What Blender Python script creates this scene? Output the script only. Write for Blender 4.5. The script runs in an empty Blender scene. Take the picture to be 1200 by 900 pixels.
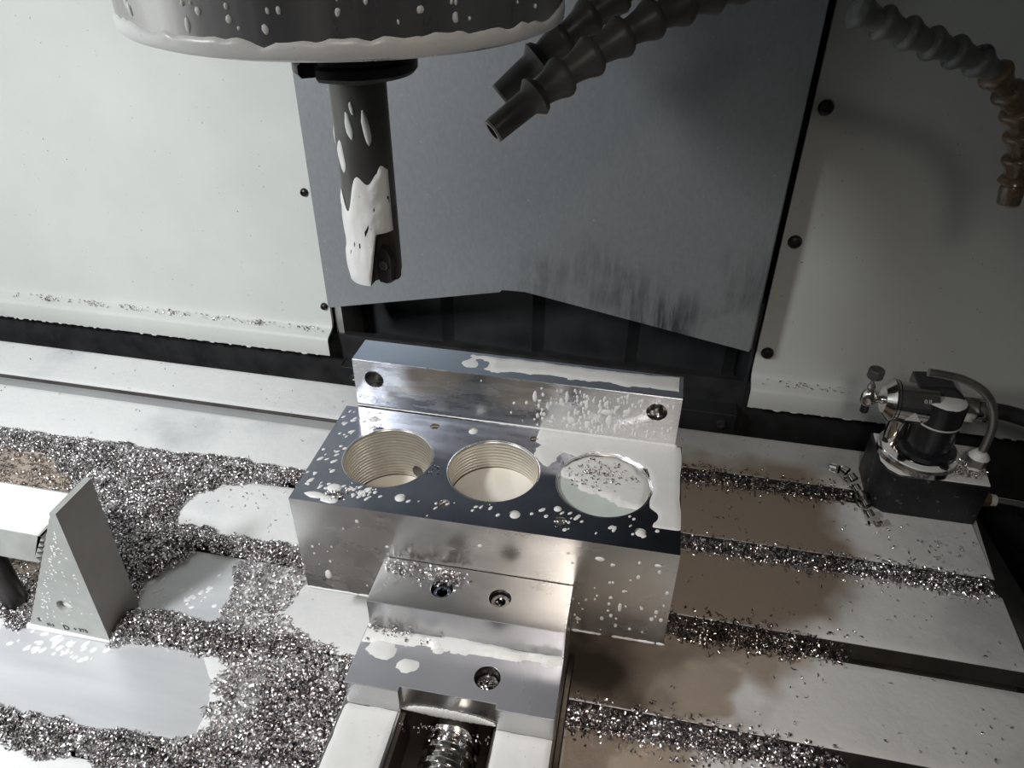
import bpy, bmesh, math, random
import numpy as np
from mathutils import Vector, Matrix
PI = math.pi
U = 0.01                      # the code is written in centimetres
scene = bpy.context.scene

# ------------------------------------------------------------------ camera, world, lights, exposure
def cam_rot(a, b, c):
    return Matrix.Rotation(c, 3, 'Z') @ Matrix.Rotation(a, 3, 'X') @ Matrix.Rotation(b, 3, 'Z')
cam_data = bpy.data.cameras.new('camera')
cam = bpy.data.objects.new('camera', cam_data)
scene.collection.objects.link(cam)
cam_data.sensor_width = 36.0
cam_data.lens = 876.46 * 36.0 / 1200.0
cam_data.clip_start = 0.01
cam_data.clip_end = 30
cam.matrix_world = Matrix.Translation((0, 0, 55 * U)) @ cam_rot(math.radians(55.1697), math.radians(0.46), math.radians(11.4078)).to_4x4()
scene.camera = cam

world = bpy.data.worlds.new('world'); scene.world = world
world.use_nodes = True
bg = world.node_tree.nodes['Background']
bg.inputs[0].default_value = (0.78, 0.80, 0.85, 1)
bg.inputs[1].default_value = 0.028

def area(name, loc, target, size, power, color, size_y=None):
    l = bpy.data.lights.new(name, 'AREA'); l.energy = power; l.color = color
    l.shape = 'DISK' if size_y is None else 'RECTANGLE'
    l.size = size * U
    if size_y: l.size_y = size_y * U
    o = bpy.data.objects.new(name, l); scene.collection.objects.link(o)
    o.location = Vector(loc) * U
    o.rotation_euler = (Vector(target) - Vector(loc)).to_track_quat('-Z', 'Y').to_euler()
    return o
wk_ = area('work_lamp_light', (-59, 0, 66), (-70, 46, 0), 7, 5.0, (0.97, 0.99, 1.0), size_y=14); wk_.data.spread = math.radians(140)
area('added_left_wall_fill', (-62, 6, 66), (-104, 22, 48), 7, 2.0, (0.97, 0.99, 1.0))  # added fill light on the left wall, only to brighten the spindle's reflection
wl_ = area('workshop_light', (6, -26, 84), (2, 36, 0), 18, 0.52, (1.0, 0.90, 0.80)); wl_.data.spread = math.radians(64)
scene.view_settings.view_transform = 'Standard'
scene.view_settings.look = 'None'
scene.view_settings.gamma = 1.0
scene.view_settings.use_curve_mapping = False
scene.view_settings.exposure = 0.0

# ------------------------------------------------------------------ materials
def nodes_of(name):
    m = bpy.data.materials.new(name); m.use_nodes = True
    nt = m.node_tree
    return m, nt, nt.nodes['Principled BSDF']
def N(nt, kind, **kw):
    n = nt.nodes.new(kind)
    for k, v in kw.items():
        if k in n.inputs: n.inputs[k].default_value = v
        else: setattr(n, k, v)
    return n
def coords(nt, scale=(1, 1, 1)):
    g = N(nt, 'ShaderNodeNewGeometry')
    mp = N(nt, 'ShaderNodeMapping'); mp.inputs['Scale'].default_value = scale
    nt.links.new(g.outputs['Position'], mp.inputs['Vector'])
    return mp.outputs['Vector']
def ramp(nt, src, stops):
    r = N(nt, 'ShaderNodeValToRGB'); cr = r.color_ramp
    while len(cr.elements) < len(stops): cr.elements.new(0.5)
    for e, (p, c) in zip(cr.elements, stops):
        e.position = p; e.color = (c[0], c[1], c[2], 1) if isinstance(c, (tuple, list)) else (c, c, c, 1)
    nt.links.new(src, r.inputs[0]); return r.outputs[0]
def mat(name, c1, c2=None, metal=0.0, rough=(0.4, 0.5), scale=20, stretch=(1, 1, 1), bump=0.0, bscale=None,
        coat=0.0, bdist=0.001, spots=None, ior=1.45):
    """procedural base: noise between two colours, noise roughness, noise bump; optional spots of a third colour"""
    m, nt, b = nodes_of(name)
    c2 = c2 or tuple(x * 0.8 for x in c1)
    no = N(nt, 'ShaderNodeTexNoise', Scale=scale, Detail=6.0, Roughness=0.6)
    nt.links.new(coords(nt, stretch), no.inputs['Vector'])
    col = ramp(nt, no.outputs[0], [(0.35, c2), (0.65, c1)])
    if spots:
        sc, lo, hi, sc_col = spots
        ns = N(nt, 'ShaderNodeTexNoise', Scale=sc, Detail=3.0, Roughness=0.55)
        nt.links.new(coords(nt), ns.inputs['Vector'])
        f = ramp(nt, ns.outputs[0], [(lo, 0.0), (hi, 1.0)])
        mx = N(nt, 'ShaderNodeMix', data_type='RGBA')
        nt.links.new(f, mx.inputs[0]); nt.links.new(col, mx.inputs[6]); mx.inputs[7].default_value = (*sc_col, 1)
        col = mx.outputs[2]
    nt.links.new(col, b.inputs['Base Color'])
    rr = ramp(nt, no.outputs[0], [(0.3, rough[0]), (0.7, rough[1])])
    nt.links.new(rr, b.inputs['Roughness'])
    b.inputs['Metallic'].default_value = metal
    b.inputs['IOR'].default_value = ior
    b.inputs['Coat Weight'].default_value = coat
    b.inputs['Coat Roughness'].default_value = 0.08
    if bump:
        nb = N(nt, 'ShaderNodeTexNoise', Scale=bscale or scale, Detail=5.0)
        nt.links.new(coords(nt, stretch), nb.inputs['Vector'])
        bp = N(nt, 'ShaderNodeBump', Strength=bump, Distance=bdist)
        nt.links.new(nb.outputs[0], bp.inputs['Height']); nt.links.new(bp.outputs[0], b.inputs['Normal'])
    return m
M = {}
M['panel'] = mat('white_painted_panel', (0.60, 0.615, 0.595), (0.56, 0.575, 0.555), rough=(0.35, 0.5), scale=8, bump=0.05, bscale=400,
                 spots=(260, 0.735, 0.75, (0.12, 0.11, 0.1)))
M['side_wall'] = mat('darkened_enclosure_paint', (0.34, 0.345, 0.34), (0.29, 0.295, 0.29), rough=(0.4, 0.5), scale=8)  # off-white enclosure darkened so the unseen walls bounce less light
M['dark_panel'] = mat('dark_sheet_metal', (0.030, 0.032, 0.035), (0.018, 0.019, 0.021), rough=(0.35, 0.6), scale=15, bump=0.1, bscale=60)
M['black_rubber'] = mat('black_rubber_wiper', (0.035, 0.035, 0.037), (0.02, 0.02, 0.021), rough=(0.4, 0.6), scale=30)
M['milled'] = mat('milled_aluminium', (0.74, 0.74, 0.75), (0.66, 0.655, 0.66), metal=1.0, rough=(0.22, 0.33), scale=25, stretch=(1, 1, 6), bump=0.03, bscale=90, bdist=0.0003)
M['side'] = mat('satin_aluminium_sides', (0.56, 0.55, 0.535), (0.47, 0.46, 0.445), metal=1.0, rough=(0.2, 0.32), scale=14, stretch=(1, 1, 2.5), bump=0.04, bscale=120, bdist=0.0003)
M['mirror'] = mat('wet_mirror_finish', (0.36, 0.38, 0.44), (0.27, 0.29, 0.34), metal=1.0, rough=(0.07, 0.2), scale=18, bump=0.02, bscale=60, bdist=0.0004)
M['plate_top'] = mat('wet_bar_top', (0.52, 0.57, 0.64), (0.36, 0.42, 0.5), metal=0.9, rough=(0.14, 0.3), scale=9, stretch=(0.5, 1, 1))
M['steel'] = mat('ground_vise_steel', (0.56, 0.56, 0.57), (0.49, 0.49, 0.495), metal=1.0, rough=(0.24, 0.36), scale=15, bump=0.03, bscale=150, bdist=0.0003)
M['vise_top'] = mat('wet_ground_steel', (0.50, 0.51, 0.55), (0.43, 0.44, 0.49), metal=0.6, rough=(0.2, 0.34), scale=8)
M['vise_dark'] = mat('dark_oily_steel', (0.10, 0.085, 0.07), (0.04, 0.035, 0.03), metal=0.8, rough=(0.3, 0.5), scale=12)
M['table'] = mat('machined_table_iron', (0.60, 0.61, 0.625), (0.52, 0.53, 0.55), metal=0.3, rough=(0.3, 0.42), scale=5, stretch=(1, 8, 1), bump=0.12, bscale=350, bdist=0.0004)
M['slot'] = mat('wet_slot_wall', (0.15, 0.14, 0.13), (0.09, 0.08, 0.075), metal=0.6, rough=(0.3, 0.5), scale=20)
M['chrome'] = mat('polished_chrome', (0.78, 0.75, 0.72), (0.64, 0.61, 0.58), metal=1.0, rough=(0.07, 0.16), scale=10, stretch=(1, 1, .2))
M['spindle'] = mat('polished_spindle_steel', (0.66, 0.64, 0.64), (0.54, 0.52, 0.52), metal=1.0, rough=(0.24, 0.34), scale=12, stretch=(4, 4, .3), bump=0.05, bscale=40, bdist=0.0006)
M['spindle_face'] = mat('wet_spindle_face', (0.3, 0.29, 0.28), (0.2, 0.19, 0.18), metal=0.8, rough=(0.3, 0.5), scale=12)
M['holder'] = mat('black_oxide_steel', (0.055, 0.05, 0.05), (0.03, 0.028, 0.028), metal=0.7, rough=(0.3, 0.45), scale=30)
M['shank'] = mat('dark_tool_steel', (0.17, 0.165, 0.16), (0.13, 0.125, 0.12), metal=0.75, rough=(0.36, 0.48), scale=25)
M['cutter'] = mat('brown_cutter_steel', (0.13, 0.115, 0.105), (0.09, 0.08, 0.075), metal=0.7, rough=(0.35, 0.5), scale=25)
M['insert'] = mat('coated_carbide', (0.06, 0.05, 0.055), (0.035, 0.03, 0.033), metal=0.6, rough=(0.2, 0.3), scale=30)
M['black_plastic'] = mat('glossy_black_plastic', (0.022, 0.022, 0.026), (0.012, 0.012, 0.015), rough=(0.15, 0.3), scale=20, coat=0.3)
M['black_block'] = mat('wet_black_block', (0.02, 0.021, 0.024), (0.01, 0.01, 0.012), rough=(0.25, 0.4), scale=20, spots=(140, 0.66, 0.7, (0.12, 0.12, 0.12)))
M['foam'] = mat('white_coolant_foam', (0.76, 0.77, 0.765), (0.70, 0.705, 0.70), rough=(0.28, 0.42), scale=12, bump=0.25, bscale=220, bdist=0.0006,
                spots=(420, 0.69, 0.72, (0.5, 0.49, 0.47)))
M['emulsion'] = mat('milky_coolant', (0.80, 0.78, 0.72), (0.72, 0.69, 0.62), rough=(0.08, 0.16), scale=20)
M['clear_emulsion'] = mat('pale_green_coolant', (0.62, 0.68, 0.66), (0.52, 0.58, 0.56), rough=(0.1, 0.2), scale=20)
M['chips'] = mat('bright_aluminium_chips', (0.90, 0.88, 0.89), (0.62, 0.585, 0.59), metal=1.0, rough=(0.16, 0.32), scale=60)
M['chips_dark'] = mat('oily_aluminium_chips', (0.58, 0.53, 0.50), (0.36, 0.32, 0.30), metal=1.0, rough=(0.18, 0.35), scale=60)
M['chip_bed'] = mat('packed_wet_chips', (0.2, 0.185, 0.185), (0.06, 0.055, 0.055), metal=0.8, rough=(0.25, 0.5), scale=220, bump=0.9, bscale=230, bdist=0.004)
M['clamp'] = mat('nickel_plated_clamp_steel', (0.50, 0.51, 0.49), (0.42, 0.43, 0.41), metal=0.55, rough=(0.38, 0.5), scale=60, bump=0.1, bscale=250, bdist=0.0004)
M['clamp_shaded'] = mat('shaded_clamp_steel', (0.33, 0.31, 0.29), (0.27, 0.25, 0.235), metal=0.5, rough=(0.45, 0.55), scale=25)  # darker copy of the clamp steel: shade painted on the step block's sides
M['ink'] = mat('black_etched_marking', (0.03, 0.03, 0.03), rough=(0.6, 0.7))
M['print'] = mat('pale_printed_marking', (0.6, 0.6, 0.58), rough=(0.5, 0.6))
M['hose'] = mat('grey_hose_plastic', (0.095, 0.093, 0.09), (0.06, 0.058, 0.056), rough=(0.35, 0.5), scale=25, bump=0.1, bscale=120)
M['hose_wet'] = mat('foam_washed_hose_plastic', (0.19, 0.20, 0.195), (0.08, 0.09, 0.088), rough=(0.25, 0.4), scale=30)
M['amber'] = mat('amber_hose_plastic', (0.22, 0.155, 0.10), (0.14, 0.10, 0.065), rough=(0.2, 0.35), scale=40, coat=0.4)
M['amber'].node_tree.nodes['Principled BSDF'].inputs['Transmission Weight'].default_value = 0.35
M['rim'] = mat('pale_worn_plastic_rim', (0.33, 0.32, 0.3), rough=(0.3, 0.4))
M['tube'] = mat('brushed_steel_tube', (0.42, 0.41, 0.39), (0.3, 0.29, 0.28), metal=0.9, rough=(0.28, 0.42), scale=60)
M['hole_dark'] = mat('dark_drilled_hole', (0.16, 0.15, 0.15), (0.08, 0.075, 0.075), metal=0.9, rough=(0.25, 0.4), scale=60)

# sheet metal cover: brushed, with vertical wash marks towards its lower edge
m, nt, b = nodes_of('brushed_grey_cover_sheet')
pos = coords(nt)
sx = N(nt, 'ShaderNodeSeparateXYZ'); nt.links.new(pos, sx.inputs[0])
n1 = N(nt, 'ShaderNodeTexNoise', Scale=9.0, Detail=4.0); nt.links.new(coords(nt), n1.inputs['Vector'])
n2 = N(nt, 'ShaderNodeTexNoise', Scale=60.0, Detail=8.0, Roughness=0.7); nt.links.new(coords(nt, (1.5, 1, 0.18)), n2.inputs['Vector'])
n3 = N(nt, 'ShaderNodeTexNoise', Scale=260.0, Detail=2.0); nt.links.new(coords(nt, (1, 1, 0.5)), n3.inputs['Vector'])
hm = N(nt, 'ShaderNodeMapRange'); hm.inputs['From Min'].default_value = 0.25; hm.inputs['From Max'].default_value = 0.13
nt.links.new(sx.outputs['Z'], hm.inputs['Value'])
xm = N(nt, 'ShaderNodeMapRange'); xm.inputs['From Min'].default_value = -0.30; xm.inputs['From Max'].default_value = -0.05
nt.links.new(sx.outputs['X'], xm.inputs['Value'])
a1 = N(nt, 'ShaderNodeMath', operation='MULTIPLY'); nt.links.new(hm.outputs[0], a1.inputs[0]); nt.links.new(xm.outputs[0], a1.inputs[1])
a2 = N(nt, 'ShaderNodeMath', operation='MULTIPLY'); nt.links.new(a1.outputs[0], a2.inputs[0])
nt.links.new(ramp(nt, n1.outputs[0], [(0.42, 0.0), (0.6, 1.0)]), a2.inputs[1])
a3 = N(nt, 'ShaderNodeMath', operation='MULTIPLY'); nt.links.new(a2.outputs[0], a3.inputs[0])
nt.links.new(ramp(nt, n2.outputs[0], [(0.40, 0.15), (0.56, 1.0)]), a3.inputs[1])
base = ramp(nt, n3.outputs[0], [(0.35, (0.26, 0.275, 0.29)), (0.65, (0.285, 0.30, 0.315))])
mx = N(nt, 'ShaderNodeMix', data_type='RGBA'); nt.links.new(a3.outputs[0], mx.inputs[0]); nt.links.new(base, mx.inputs[6])
mx.inputs[7].default_value = (0.07, 0.075, 0.085, 1)
drops = ramp(nt, N(nt, 'ShaderNodeTexNoise', Scale=150.0, Detail=2.0).outputs[0], [(0.70, 0.0), (0.74, 0.5)])
mx2 = N(nt, 'ShaderNodeMix', data_type='RGBA'); nt.links.new(drops, mx2.inputs[0]); nt.links.new(mx.outputs[2], mx2.inputs[6])
mx2.inputs[7].default_value = (0.5, 0.52, 0.54, 1)
nt.links.new(mx2.outputs[2], b.inputs['Base Color'])
b.inputs['Metallic'].default_value = 0.35; b.inputs['Roughness'].default_value = 0.46
bp = N(nt, 'ShaderNodeBump', Strength=0.15, Distance=0.0004); nt.links.new(n3.outputs[0], bp.inputs['Height']); nt.links.new(bp.outputs[0], b.inputs['Normal'])
M['sheet'] = m

# coolant film on the table: white froth; brown tones paint in cast shadows and a bare patch
m, nt, b = nodes_of('coolant_froth_film')
n1 = N(nt, 'ShaderNodeTexNoise', Scale=7.0, Detail=5.0, Roughness=0.5); nt.links.new(coords(nt), n1.inputs['Vector'])
n2 = N(nt, 'ShaderNodeTexNoise', Scale=110.0, Detail=8.0, Roughness=0.62); nt.links.new(coords(nt), n2.inputs['Vector'])
c = ramp(nt, n1.outputs[0], [(0.30, (0.46, 0.47, 0.49)), (0.45, (0.66, 0.665, 0.665)), (0.7, (0.72, 0.725, 0.72))])
vc = N(nt, 'ShaderNodeVertexColor'); vc.layer_name = 'froth'  # red: white froth less the painted shadows and bare patch; green: painted vise shadow
mx = N(nt, 'ShaderNodeMix', data_type='RGBA'); sp_ = N(nt, 'ShaderNodeSeparateColor'); nt.links.new(vc.outputs[0], sp_.inputs[0]); nt.links.new(sp_.outputs[0], mx.inputs[0])
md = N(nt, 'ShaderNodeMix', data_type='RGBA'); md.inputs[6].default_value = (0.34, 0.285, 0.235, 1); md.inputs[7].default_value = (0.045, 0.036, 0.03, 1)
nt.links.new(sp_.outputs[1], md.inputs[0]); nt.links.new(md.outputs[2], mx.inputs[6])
pit = ramp(nt, n2.outputs[0], [(0.27, 1.0), (0.33, 0.0)])
mp_ = N(nt, 'ShaderNodeMix', data_type='RGBA'); nt.links.new(pit, mp_.inputs[0]); nt.links.new(c, mp_.inputs[6]); mp_.inputs[7].default_value = (0.3, 0.29, 0.28, 1)
nt.links.new(mp_.outputs[2], mx.inputs[7])
nt.links.new(mx.outputs[2], b.inputs['Base Color'])
nt.links.new(ramp(nt, n1.outputs[0], [(0.3, 0.22), (0.6, 0.42)]), b.inputs['Roughness'])
bp = N(nt, 'ShaderNodeBump', Strength=0.45, Distance=0.0016); nt.links.new(n2.outputs[0], bp.inputs['Height']); nt.links.new(bp.outputs[0], b.inputs['Normal'])
M['film'] = m

# bored wall: horizontal machining rings
m, nt, b = nodes_of('ringed_bore_wall')
wv = N(nt, 'ShaderNodeTexWave', Scale=95.0, Distortion=1.2, Detail=2.0); wv.bands_direction = 'Z'
nt.links.new(coords(nt), wv.inputs['Vector'])
nt.links.new(ramp(nt, wv.outputs[0], [(0.2, (0.62, 0.58, 0.52)), (0.8, (0.86, 0.83, 0.78))]), b.inputs['Base Color'])
b.inputs['Metallic'].default_value = 0.85; b.inputs['Roughness'].default_value = 0.33
bp = N(nt, 'ShaderNodeBump', Strength=0.5, Distance=0.001); nt.links.new(wv.outputs[0], bp.inputs['Height']); nt.links.new(bp.outputs[0], b.inputs['Normal'])
M['bore'] = m

# ------------------------------------------------------------------ builders
ORG = {}
def O_(parent):
    p = parent
    while p is not None and p.parent is not None: p = p.parent
    return ORG.get(p.name, (0, 0, 0)) if p is not None else (0, 0, 0)
class MB:
    def __init__(s): s.v = []; s.f = []; s.mi = []
    def add(s, vs, fs, mi=0):
        o = len(s.v); s.v += [tuple(x) for x in vs]; s.f += [tuple(o + i for i in f) for f in fs]; s.mi += [mi] * len(fs); return s
    def box(s, x0, x1, y0, y1, z0, z1, mi=0):
        return s.add([(x0,y0,z0),(x1,y0,z0),(x1,y1,z0),(x0,y1,z0),(x0,y0,z1),(x1,y0,z1),(x1,y1,z1),(x0,y1,z1)],
                     [(0,3,2,1),(4,5,6,7),(0,1,5,4),(1,2,6,5),(2,3,7,6),(3,0,4,7)], mi)
    def prism(s, poly, a, b, axis='z', mi=0):
        mp = {'z': lambda u, v, w: (u, v, w), 'y': lambda u, v, w: (u, w, v), 'x': lambda u, v, w: (w, u, v)}[axis]
        n = len(poly)
        vs = [mp(u, v, a) for u, v in poly] + [mp(u, v, b) for u, v in poly]
        return s.add(vs, [tuple(range(n))[::-1], tuple(range(n, 2 * n))] + [(i, (i + 1) % n, n + (i + 1) % n, n + i) for i in range(n)], mi)
    def lathe(s, prof, base, axis=(0, 0, 1), n=32, mi=0, phase=0.0, cap=True):
        """prof: (radius, distance along axis)"""
        a = Vector(axis).normalized(); u = a.orthogonal().normalized(); w = a.cross(u); B = Vector(base)
        vs = []; fs = []
        for r, t in prof:
            for k in range(n):
                th = 2 * PI * k / n + phase
                vs.append(B + a * t + (u * math.cos(th) + w * math.sin(th)) * r)
        for i in range(len(prof) - 1):
            for k in range(n):
                fs.append((i * n + k, i * n + (k + 1) % n, (i + 1) * n + (k + 1) % n, (i + 1) * n + k))
        if cap and prof[0][0] > 1e-6: fs.append(tuple(range(n))[::-1])
        if cap and prof[-1][0] > 1e-6: fs.append(tuple((len(prof) - 1) * n + k for k in range(n)))
        return s.add(vs, fs, mi)
    def tube(s, path, r, n=12, mi=0, cap=True):
        P = [Vector(p) for p in path]; vs = []; fs = []; up = None
        for i, p in enumerate(P):
            t = (P[min(i + 1, len(P) - 1)] - P[max(i - 1, 0)]).normalized()
            if up is None: up = t.orthogonal().normalized()
            up = (up - t * up.dot(t)).normalized(); w = t.cross(up)
            rr = r[i] if isinstance(r, (list, tuple)) else r
            for k in range(n):
                th = 2 * PI * k / n; vs.append(p + (up * math.cos(th) + w * math.sin(th)) * rr)
        for i in range(len(P) - 1):
            for k in range(n): fs.append((i*n+k, i*n+(k+1)%n, (i+1)*n+(k+1)%n, (i+1)*n+k))
        if cap: fs += [tuple(range(n))[::-1], tuple((len(P)-1)*n+k for k in range(n))]
        return s.add(vs, fs, mi)
    def blob(s, c, nrm, rx, ry, h, rot=0.0, mi=0, n=10, wob=0.12, rnd=random):
        a = Vector(nrm).normalized()
        ref = Vector((0, 0, 1)) if abs(a.z) < 0.9 else Vector((0, 1, 0))
        u = ref.cross(a).normalized(); w = a.cross(u)
        u, w = u * math.cos(rot) + w * math.sin(rot), w * math.cos(rot) - u * math.sin(rot)
        C = Vector(c); vs = []; fs = []
        wb = [1 + rnd.uniform(-wob, wob) for _ in range(n)]
        for rr, hh in ((1, 0.0), (0.93, 0.4), (0.6, 0.85)):
            for k in range(n):
                th = 2 * PI * k / n
                vs.append(C + u * (math.cos(th) * rx * rr * wb[k]) + w * (math.sin(th) * ry * rr * wb[k]) + a * (h * hh))
        vs.append(C + a * h)
        for i in range(2):
            for k in range(n): fs.append((i*n+k, i*n+(k+1)%n, (i+1)*n+(k+1)%n, (i+1)*n+k))
        for k in range(n): fs.append((2*n+k, 2*n+(k+1)%n, 3*n))
        return s.add(vs, fs, mi)
    def holes(s, outline, hs, t0, t1, mp, mi=0, mi_wall=0, mi_side=None, n=28):
        """plate between depth t0 (seen face) and t1 with round holes hs = (u, v, r, depth or None)"""
        mi_side = mi if mi_side is None else mi_side
        for face, t in ((0, t0), (1, t1)):
            bm = bmesh.new(); vs = [bm.verts.new((u, v, 0)) for u, v in outline]
            es = [bm.edges.new((vs[i], vs[(i+1) % len(vs)])) for i in range(len(vs))]
            for (u, v, r, d) in hs:
                if face == 1 and d is not None: continue
                cs = [bm.verts.new((u + r*math.cos(2*PI*k/n), v + r*math.sin(2*PI*k/n), 0)) for k in range(n)]
                es += [bm.edges.new((cs[i], cs[(i+1) % n])) for i in range(n)]
            bmesh.ops.triangle_fill(bm, use_beauty=True, edges=es)
            bm.verts.index_update()
            keepf = [f for f in bm.faces if not any(math.hypot(f.calc_center_median().x-u, f.calc_center_median().y-v) < r*.98 and all(abs(math.hypot(q.co.x-u, q.co.y-v)-r) < .01*r for q in f.verts) for (u, v, r, d) in hs if not (face == 1 and d is not None))]
            s.add([mp(q.co.x, q.co.y, t) for q in bm.verts], [tuple(q.index for q in f.verts) for f in keepf], mi if face == 0 else mi_side)
            bm.free()
        m_ = len(outline)
        s.add([mp(u, v, t0) for u, v in outline] + [mp(u, v, t1) for u, v in outline], [(i, (i+1)%m_, m_+(i+1)%m_, m_+i) for i in range(m_)], mi_side)
        sg = 1 if t1 > t0 else -1
        for (u, v, r, d) in hs:
            te = t1 if d is None else t0 + sg * d
            ring = lambda t: [mp(u + r*math.cos(2*PI*k/n), v + r*math.sin(2*PI*k/n), t) for k in range(n)]
            fs = [(k, (k+1)%n, n+(k+1)%n, n+k) for k in range(n)]
            if d is not None: fs.append(tuple(range(n, 2*n)))
            s.add(ring(t0) + ring(te), fs, mi_wall)
        return s
    def build(s, name, mats, parent=None, bevel=0.0, smooth=35, loc=None):
        me = bpy.data.meshes.new(name)
        o0 = Vector(loc) if loc is not None else Vector(O_(parent))
        me.from_pydata([tuple((Vector(v) - o0) * U) for v in s.v], [], s.f)
        if not isinstance(mats, (list, tuple)): mats = [mats]
        for mm in mats: me.materials.append(mm)
        me.polygons.foreach_set('material_index', s.mi)
        bm = bmesh.new(); bm.from_mesh(me)
        bmesh.ops.remove_doubles(bm, verts=bm.verts, dist=1e-6)
        bmesh.ops.recalc_face_normals(bm, faces=bm.faces); bm.to_mesh(me); bm.free()
        if smooth:
            me.polygons.foreach_set('use_smooth', [True] * len(me.polygons))
            me.set_sharp_from_angle(angle=math.radians(smooth))
        o = bpy.data.objects.new(name, me); scene.collection.objects.link(o)
        if parent is not None: o.parent = parent
        else: o.location = o0 * U
        if bevel:
            bv = o.modifiers.new('bevel', 'BEVEL'); bv.width = bevel * U; bv.segments = 2; bv.limit_method = 'ANGLE'; bv.angle_limit = math.radians(40)
            bv.harden_normals = True
        return o
def tag(o, label=None, cat=None, group=None, kind=None):
    for k, v in (('label', label), ('category', cat), ('group', group), ('kind', kind)):
        if v: o[k] = v
    return o
def thing(name, label, cat, loc, rz=0.0, group=None):
    o = bpy.data.objects.new(name, None); scene.collection.objects.link(o)
    o.empty_display_size = 0.02
    o.location = Vector(loc) * U; o.rotation_euler = (0, 0, rz)
    ORG[o.name] = tuple(loc)
    return tag(o, label, cat, group)
def copy_obj(o, parent=None):
    c = o.copy(); scene.collection.objects.link(c)
    if parent is not None: c.parent = parent
    return c

# ------------------------------------------------------------------ noise / polygons (numpy)
def vnoise(x, y, sc, seed=0):
    g = np.random.RandomState(seed).rand(64, 64)
    x = np.asarray(x) / sc; y = np.asarray(y) / sc
    xi = np.floor(x).astype(int); yi = np.floor(y).astype(int); fx = x - xi; fy = y - yi
    fx = fx*fx*(3-2*fx); fy = fy*fy*(3-2*fy)
    a = g[xi % 64, yi % 64]; b = g[(xi+1) % 64, yi % 64]; c = g[xi % 64, (yi+1) % 64]; d = g[(xi+1) % 64, (yi+1) % 64]
    return a*(1-fx)*(1-fy) + b*fx*(1-fy) + c*(1-fx)*fy + d*fx*fy
def fbm(x, y, sc, seed=0):
    return (vnoise(x, y, sc, seed)*4 + vnoise(x, y, sc/2.1, seed+1)*2 + vnoise(x, y, sc/4.3, seed+2)) / 7
def sdist(x, y, poly):
    """signed distance, positive inside"""
    x = np.asarray(x, float); y = np.asarray(y, float)
    d = np.full(x.shape, 1e9); inside = np.zeros(x.shape, bool); n = len(poly)
    for i in range(n):
        x0, y0 = poly[i]; x1, y1 = poly[(i+1) % n]
        ex, ey = x1-x0, y1-y0; L = ex*ex+ey*ey + 1e-12
        t = np.clip(((x-x0)*ex + (y-y0)*ey)/L, 0, 1)
        d = np.minimum(d, np.hypot(x-x0-t*ex, y-y0-t*ey))
        c = ((y0 > y) != (y1 > y)) & (x < (x1-x0)*(y-y0)/(y1-y0+1e-12) + x0)
        inside ^= c
    return np.where(inside, d, -d)

# ================================================================== SETTING
def structure(o, label=None):
    o['kind'] = 'structure'
    if label: o['label'] = label
    return o
# back wall: two white panels, each ending in a chip ledge and a short apron
prof = [(79, 78), (79, 5.4), (78.85, 4.7), (78.5, 4.35), (77.4, 3.95), (77.12, 3.75), (77, 3.4), (77, 1.25),
        (77.15, 1.25), (77.15, 3.35), (77.3, 3.62), (78.6, 4.1), (79.2, 4.5), (79.5, 5.3), (79.5, 78)]
def back_panel(x0, x1):
    return structure(MB().prism(prof, x0, x1, 'x').build('wall_back', M['panel'], smooth=50))
wl = back_panel(-104, -40.2); wr = back_panel(13.5, 82)
def drips(wall, x0, x1, seed):
    r = random.Random(seed); d = MB(); x = x0
    while x < x1:
        d.blob((x, 77.05, 1.3), (0, -.3, -1), r.uniform(.2, .6), .12, r.uniform(.08, .3), n=8, rnd=r); x += r.uniform(.8, 2.0)
    d.build('coolant_drips', M['foam'], wall, smooth=70)['kind'] = 'stuff'
def screws(wall, pts, r=0.75):
    for x, z in pts:
        s = MB(); s.lathe([(r, 0), (r, .12), (r*.8, .4), (r*.45, .5), (r*.45, .3), (0, .3)], (x, 79, z), (0, -1, 0), n=16)
        s.build('panel_screw', M['holder'], wall)
drips(wl, -95, -40.6, 3); drips(wr, 14, 50, 4)
screws(wr, [(14.7, 35.9), (14.8, 22.0), (14.7, 7.9)]); screws(wl, [(-40.9, 7.6), (-41.2, 22.9)], 0.5)
structure(MB().box(-104, 82, 88, 89, -30, 78).build('wall_back_recess', M['dark_panel']), 'dark recess behind the column cover')
structure(MB().box(-105, -104, -45, 89, -30, 95).build('wall_left', M['panel']))
structure(MB().box(82, 83, -45, 89, -30, 95).build('wall_right', M['side_wall']))
structure(MB().box(-105, 83, -45, 89, 95, 96).build('ceiling', M['side_wall']))
structure(MB().box(-105, 83, -45, 89, -31, -30).build('floor', M['dark_panel']))
structure(MB().box(-105, 83, -46, -45, -30, 22).build('wall_front', M['side_wall']))
# dark frames either side of the column opening, and the bracket across its foot
structure(MB().box(-40.15, -39.1, 80, 80.4, -12, 14).box(-40.2, -39.9, 80.4, 88, -12, 14).build('trim_1', M['clamp'], bevel=.05))
structure(MB().box(12.9, 13.35, 79.5, 88, -12, 14).build('trim_2', M['dark_panel'], bevel=.05))
t3 = structure(MB().box(-39, 12.6, 77.2, 78, -9, -0.4).box(-39, 12.6, 78, 88, -1.2, -0.4).build('trim_3', M['dark_panel'], bevel=.08))
for x in (10.9, -37.2):
    MB().lathe([(.55, 0), (.55, .4), (.3, .4), (.3, .2), (0, .2)], (x, 77.2, -1.9), (0, -1, 0), n=6).build('bracket_bolt', M['tube'], t3)
structure(MB().box(-104, 82, 79.6, 80.6, -14, 3.2).build('wall_back_apron', M['black_rubber']), 'dark rubber apron behind the panel lip')
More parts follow.
